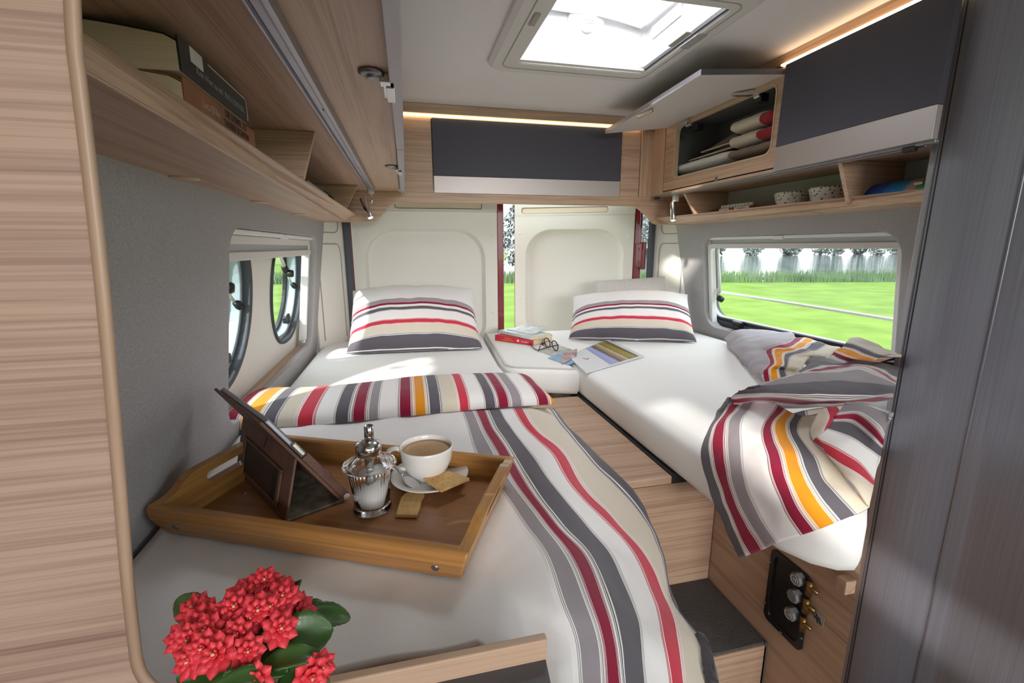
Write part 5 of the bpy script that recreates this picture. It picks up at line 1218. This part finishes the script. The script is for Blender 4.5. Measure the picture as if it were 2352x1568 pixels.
# ------------------------------------------------------------------ TOWELS in the open locker
def towel(name, label, ya, yb_, z0, z1, x0, x1, m, rib=0, group='folded towels in the open locker'):
    """a folded towel: rounded fold towards the aisle, slightly lumpy"""
    root_pts = []; n = 28; k = 36
    bb = MB(); L = []
    for i in range(k+1):
        t = i/k; y = ya+(yb_-ya)*t
        e = min(1, min(t, 1-t)/.10); e = math.sqrt(max(0.06, 1-(1-e)**2))
        h = (z1-z0)*(.92+.08*mn.noise(Vector((y*18, z0*30, 2)))); w_ = (h/2)
        ribm = 1+(.035*math.sin(t*70) if rib and t > rib else 0)
        loop = []
        for j in range(n):
            a = 2*math.pi*j/n; cz = (z0+z1)/2; cx = x0+w_
            ca, sa = math.cos(a), math.sin(a)
            sq = lambda q: math.copysign(abs(q)**.7, q)
            xx = (x0+x1)/2-(x1-x0)/2*sq(ca)*(.93+.07*e); zz = cz+h/2*sq(sa)*(.75+.25*e)*ribm
            loop.append(Vector((xx+.003*mn.noise(Vector((y*25, zz*40, 7))), y, zz)))
        L.append(loop)
    bb.loft(L); o = bb.build(name, m, smooth=True)
    return tag(o, label, 'towel', group)
TW = lambda n_, c_: mat(n_, c_, .98, bump=.7, bscale=420, spec=.05, sheen=.3)
tw_, tr_, tb_, tt_ = TW('towel_white', '#e4e2df'), TW('towel_red', '#a3162a'), TW('towel_cream', '#d9cab6'), TW('towel_taupe', '#8f7d6f')
fz = 1.6025
towel('folded_towel', 'lower white folded towel at the bottom of the open locker', 1.935, 1.59, fz, fz+.024, 1.20, 1.40, tw_)
towel('folded_towel', 'upper white folded towel below the brown blankets', 1.945, 1.575, fz+.024, fz+.070, 1.190, 1.40, tw_)
towel('folded_towel', 'lower taupe towel at the bottom of the open locker', 1.572, 1.335, fz, fz+.022, 1.20, 1.40, tt_)
towel('folded_towel', 'upper taupe ribbed towel below the cream and red ones', 1.572, 1.335, fz+.022, fz+.062, 1.190, 1.40, tt_, rib=.62)
towel('folded_towel', 'lower cream towel on the taupe ones', 1.572, 1.425, fz+.062, fz+.113, 1.193, 1.38, tb_, rib=.6)
towel('folded_towel', 'upper cream towel, left of the top red one', 1.572, 1.418, fz+.113, fz+.166, 1.193, 1.38, tb_, rib=.6)
towel('folded_towel', 'lower red towel beside the lower cream one', 1.430, 1.335, fz+.060, fz+.108, 1.188, 1.38, tr_)
towel('folded_towel', 'upper red towel on top of the stack', 1.424, 1.335, fz+.108, fz+.158, 1.188, 1.38, tr_)
for k, (lab, za, zb_, ya, dx) in enumerate((('lower brown folded blanket with a cream edge on the white towels', fz+.072, fz+.092, 1.86, 0), ('upper grey-brown folded blanket with a cream edge on the white towels', fz+.094, fz+.136, 1.79, .01))):
    rt = thing('folded_blanket', lab, 'blanket', (1.3, 1.7, za), 'brown blankets in the open locker')
    ps = []
    x0 = 1.225+dx
    bb = MB().hexa([Vector((x0, 1.58, za)), Vector((1.39, 1.58, za)), Vector((1.39, ya-.04, za)), Vector((x0, ya, za)), Vector((x0+.004, 1.58, zb_)), Vector((1.39, 1.58, zb_+.01)), Vector((1.39, ya-.09, zb_+.01)), Vector((x0+.05, ya-.07, zb_))])
    bb.build('body', mat('blanket_brown_%d' % k, ('#54443a', '#6a625c')[k], .95, bump=.5, bscale=300), parent=rt, bevel=.006)
    MB().tube([Vector((x0-.002, 1.58, za+.004)), Vector((x0-.002, (1.58+ya)/2, za+.003)), Vector((x0, ya, za+.003)), Vector((1.30, ya-.02, za+.003))], .0035, 8).build('cream_edge', tb_, parent=rt, smooth=True)
# ------------------------------------------------------------------ on the middle cushion
CT = MZ+.005
tl_, tr2, bk = at(1137, 781, z=CT), at(1225, 794, z=CT), at(1253, 778, z=CT)
ux = (tr2-tl_).normalized()
wv = Vector((-ux.y, ux.x, 0))
Lb = (tr2-tl_).length; Wb = max(.10, (bk-tr2).dot(wv))
RC = mat('red_book_cover', '#cf3340', .4)
ctr = tl_+ux*Lb/2+wv*Wb/2
rb, cv, RMx = book('paperback', 'red paperback with a yellow title, lying under the white booklet by the glasses', ctr, ux, Lb, Wb, .026, RC)
sf = lambda s, h: frame(tl_+ux*(Lb*s)-wv*.0006+Vector((0, 0, h)), ux, (0, 0, 1))
YI = mat('yellow_ink', '#f0b429', .5)
text('spine_title', 'Abenteuer', .009, sf(.36, .0175), YI, rb); text('spine_title', 'Wochenende am See', .0085, sf(.34, .0085), YI, rb, sx=.9); text('spine_author', 'Reisetagebuch', .008, sf(.79, .0125), M['white'], rb, sx=.9)
MB().lathe([(.0055, 0), (.0055, .0008), (.0001, .0008)], tl_+ux*(Lb*.615)+Vector((0, 0, .013)), 16, -wv).build('spine_emblem', M['white'], parent=rb)
t2 = at(1145, 765, z=CT+.0265); u2 = (at(1222, 781, z=CT+.0265)-t2); Lw = u2.length; u2.normalize(); w2 = Vector((-u2.y, u2.x, 0)); Ww = .125
WCv = mat('pale_map_cover', '#e2e6e2', .35, c2='#c9d8d6', vscale=30)
book('booklet', 'white booklet with pale map print lying on the red paperback', t2+u2*Lw/2+w2*Ww/2+Vector((0, 0, .0005)), u2, Lw, Ww, .015, WCv)
bb = MB(); rows = []
for j in range(9):
    a = j/8; rows.append([t2+u2*(Lw*(.10+.75*i/8))+w2*(Ww*(.25+.8*a))+Vector((0, 0, .0165+.026*a**2*(.4+.6*i/8))) for i in range(9)])
o = bb.grid(rows).build('leaflet', mat('pale_leaflet', '#eceeee', .4, c2='#b9c3c0', vscale=26), smooth=True, solid=.0008); tag(o, 'open pale leaflet curling up on top of the white booklet', 'leaflet')
# glasses
G = M['black']; gb = at(1255, 808, z=CT)
root = thing('glasses', 'black rimmed glasses lying folded on the middle cushion beside the red paperback', 'glasses', gb)
def lensrim(c_, vx, vz, rx, rz):
    return [c_+vx*(rx*math.cos(t)*(1.0 if math.cos(t) > 0 else .95))+vz*(rz*math.sin(t)) for t in [2*math.pi*k/28 for k in range(28)]]
gA, gB = at(1280, 806, z=CT+.002), at(1250, 794, z=CT+.002)       # ends of the front, standing on the cushion
vx = (gA-gB).normalized(); vz = Vector((-.10, .15, 1)).normalized(); Lg = .132
cA = gB+vx*(Lg*.24)+vz*.021; cB = gB+vx*(Lg*.76)+vz*.021
fr = MB().tube(lensrim(cA, vx, vz, .026, .020), .0022, 8, closed=True).tube(lensrim(cB, vx, vz, .026, .020), .0022, 8, closed=True)
fr.tube([cA+vx*.026+vz*.006, cA+vx*.033+vz*.011, cB-vx*.026+vz*.006], .0018, 8)
fr.build('rims', G, parent=root, smooth=True)
for c_ in (cA, cB): MB().add([q_ for q_ in lensrim(c_, vx, vz, .025, .019)], [list(range(28))]).build('lens', M['glass'], parent=root)
h1, h2 = gB-vx*.002+vz*.030, gB+vx*(Lg+.002)+vz*.030
e1 = at(1232, 803, z=CT+.004); e2 = at(1212, 787, z=CT+.006)
MB().tube(cr([h2, (h2*.4+e1*.6), e1, e2+Vector((0, 0, .004))], 20), .0021, 8).build('temple_arm', G, parent=root, smooth=True)
e3 = at(1236, 806, z=CT+.003); MB().tube(cr([h1, h1*.5+e3*.5, e3], 14), .0021, 8).build('temple_arm', G, parent=root, smooth=True)
# magazine, spread, and leaflets below it
mL, mF, mR, mB = [at(u, v, z=CT+.004) for u, v in ((1303, 817), (1346, 856), (1480, 818), (1396, 779))]
def mquad(s, t, z): 
    p_ = mF.lerp(mR, s).lerp(mL.lerp(mB, s), t); return Vector((p_.x, p_.y, CT+z))
def mslab(bb, s0, s1, t0, t1, z0, z1): return bb.hexa([mquad(s0, t0, z0), mquad(s1, t0, z0), mquad(s1, t1, z0), mquad(s0, t1, z0), mquad(s0, t0, z1), mquad(s1, t0, z1), mquad(s1, t1, z1), mquad(s0, t1, z1)])
root = thing('magazine', 'magazine with a mountain landscape photo lying open on the right mattress', 'magazine', mF)
mslab(MB(), 0, 1, 0, 1, .0015, .0052).build('pages', mat('magazine_paper', '#dfe3e8', .25), parent=root)
PH = bandmat('landscape_photo', [(0, '#8f9bd0'), (.22, '#a9b0dc'), (.30, '#39406b'), (.34, '#6b563c'), (.52, '#b39a72'), (.58, '#d8c6a8'), (.62, '#7e7a2c'), (.82, '#a3942f'), (.95, '#5b5420'), (1, '#6a5a2a')])
bb = MB(); rows, uv = [], []
for j in range(9):
    r_, u_ = [], []
    for i in range(13):
        s, t = .40+.53*i/12, .04+.94*j/8; r_.append(mquad(s, t, .0055)); u_.append((min(1, max(0, i/12+.10*(t-.5))), t))
    rows.append(r_); uv.append(u_)
bb.grid(rows, uv).build('cover_photo', PH, parent=root)
text('emblem', '>', .055, frame(mquad(.20, .55, .0056), mF-mL, mR-mF), mat('red_ink', '#c0392f', .5), root)
lp = [at(u, v, z=CT+.0012) for u, v in ((1258, 822), (1306, 838), (1340, 822), (1300, 804))]
o = slabq(MB(), lp, CT+.0004, CT+.0014).build('leaflet', mat('blue_leaflet', '#6f9fd0', .3, c2='#a9c4e0', vscale=14)); tag(o, 'blue printed leaflet partly under the left end of the magazine', 'leaflet')
lp = [at(u, v, z=CT+.001) for u, v in ((1236, 806), (1284, 822), (1318, 804), (1272, 786))]
o = slabq(MB(), lp, CT+.0001, CT+.0004).build('leaflet', mat('grey_leaflet', '#dfe0dc', .3, c2='#8f857b', vscale=22)); tag(o, 'pale printed leaflet under the black glasses', 'leaflet')
bb = MB(); rows = []
for j in range(9):
    a = j/8; rows.append([at(1290+34*(i/6)+2*a, 832-16*(i/6)+(-24+8*(i/6))*a*.9+4, z=CT+.004)+Vector((0, 0, .016*math.sin(a*math.pi*.8))) for i in range(7)])
o = bb.grid(rows).build('postcard', mat('maroon_card', '#7d4048', .3, c2='#cbbdb6', vscale=24), smooth=True, solid=.0006); tag(o, 'curled maroon printed card at the left corner of the magazine', 'card')
# ------------------------------------------------------------------ OUTSIDE
GZ = -.62
fd, sd_ = Vector((math.sin(YAW), math.cos(YAW), 0)), Vector((math.cos(YAW), -math.sin(YAW), 0))
def ow(s, d, z=GZ): return sd_*s+fd*d+Vector((0, 0, z))
b = MB().add([ow(-160, -60), ow(120, -60), ow(120, 25.5), ow(-160, 25.5)], [(0, 1, 2, 3)])
b.add([ow(-160, 25.5), ow(-1, 25.5), ow(-1, 140), ow(-160, 140)], [(0, 1, 2, 3)])
struct(b.build('ground', mat('meadow_grass', '#54692f', .95, c2='#667f3a', vscale=.9, bump=1.0, bscale=7, spec=.05)))
m, t, bs = base('lake_water'); N, L_ = t.nodes, t.links
tc = N.new('ShaderNodeTexCoord'); mp = N.new('ShaderNodeMapping'); mp.inputs['Rotation'].default_value = (0, 0, YAW); mp.inputs['Scale'].default_value = (.25, 1.6, 1); n_ = N.new('ShaderNodeTexNoise'); n_.inputs['Scale'].default_value = 1.2; n_.inputs['Detail'].default_value = 4
L_.new(tc.outputs['Object'], mp.inputs[0]); L_.new(mp.outputs[0], n_.inputs['Vector']); bp = N.new('ShaderNodeBump'); bp.inputs['Strength'].default_value = .25; bp.inputs['Distance'].default_value = .12; L_.new(n_.outputs[0], bp.inputs['Height']); L_.new(bp.outputs[0], bs.inputs['Normal'])
bs.inputs['Base Color'].default_value = lin('#4e5a58'); bs.inputs['Roughness'].default_value = .06
b = MB().add([ow(-1, 25.5, GZ-.25), ow(160, 25.5, GZ-.25), ow(160, 125, GZ-.25), ow(-1, 125, GZ-.25)], [(0, 1, 2, 3)]); struct(b.build('lake_water', m))
# reed bank: thousands of blades
bb = MB(); rr = random.Random(3)
for k in range(9000):
    s = rr.uniform(-22, 42); d = 24.6+rr.random()**1.3*2.2; h = rr.uniform(.35, .75); p_ = ow(s, d); wv_ = rr.uniform(.02, .05); lean = rr.uniform(-.12, .12)
    a = p_-sd_*wv_; c_ = p_+sd_*wv_; e_ = p_+sd_*lean+Vector((0, 0, h))
    bb.add([a, c_, e_], [(0, 1, 2)])
o = bb.build('reeds', mat('reed_green', '#36492f', .9, c2='#536c45', vscale=.6)); tag(o, 'pale green reeds along the far edge of the meadow', 'reeds', kind='stuff')
# trees beyond the meadow and the lake, mist painted into their grey colours
TRM = [mat('mist_tinted_foliage_%d' % k, c_, 1.0, spec=.0) for k, c_ in enumerate(('#6c7473', '#7b8281', '#626b69'))]; TRT = mat('mist_tinted_trunk', '#5e6463', 1.0)
def tree(seed, m_):
    q = random.Random(seed); root = thing('tree', 'tree beyond the meadow, tinted grey for mist', 'tree', (0, 0, 0), 'mist-tinted trees beyond the meadow and the lake')
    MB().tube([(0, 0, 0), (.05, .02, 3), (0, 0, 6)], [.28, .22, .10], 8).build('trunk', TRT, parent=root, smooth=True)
    bb = MB()
    for k in range(800):
        a = q.uniform(0, 6.28); z = .1+7.6*q.random(); r = (1-abs((z-3.6)/4.4)**2.4); r = max(.05, r)*2.3*math.sqrt(q.random()); c_ = Vector((r*math.cos(a), r*math.sin(a), z))
        u_ = Vector((q.gauss(0, 1), q.gauss(0, 1), q.gauss(0, 1))).normalized(); v_ = u_.orthogonal().normalized(); s_ = q.uniform(.16, .38)
        bb.add([c_+u_*s_, c_+v_*s_*.8, c_-u_*s_, c_-v_*s_*.8], [(0, 1, 2, 3)])
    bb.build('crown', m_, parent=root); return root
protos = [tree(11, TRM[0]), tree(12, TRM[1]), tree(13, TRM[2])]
spots_ = [(.6, 47, .8), (-6.5, 50, .9), (6.5, 52, .9), (-17, 46, 1.0), (-22, 52, 1.1), (-30, 48, 1.0), (-38, 46, 1.0), (-50, 50, 1.1), (-62, 48, 1.0)]
for k in range(26): spots_.append((11+k*4.7+rr.uniform(-.8, .8), 110+rr.uniform(-1, 1)+(11 if k % 2 else 0), rr.uniform(1.2, 1.45)))
done = set()
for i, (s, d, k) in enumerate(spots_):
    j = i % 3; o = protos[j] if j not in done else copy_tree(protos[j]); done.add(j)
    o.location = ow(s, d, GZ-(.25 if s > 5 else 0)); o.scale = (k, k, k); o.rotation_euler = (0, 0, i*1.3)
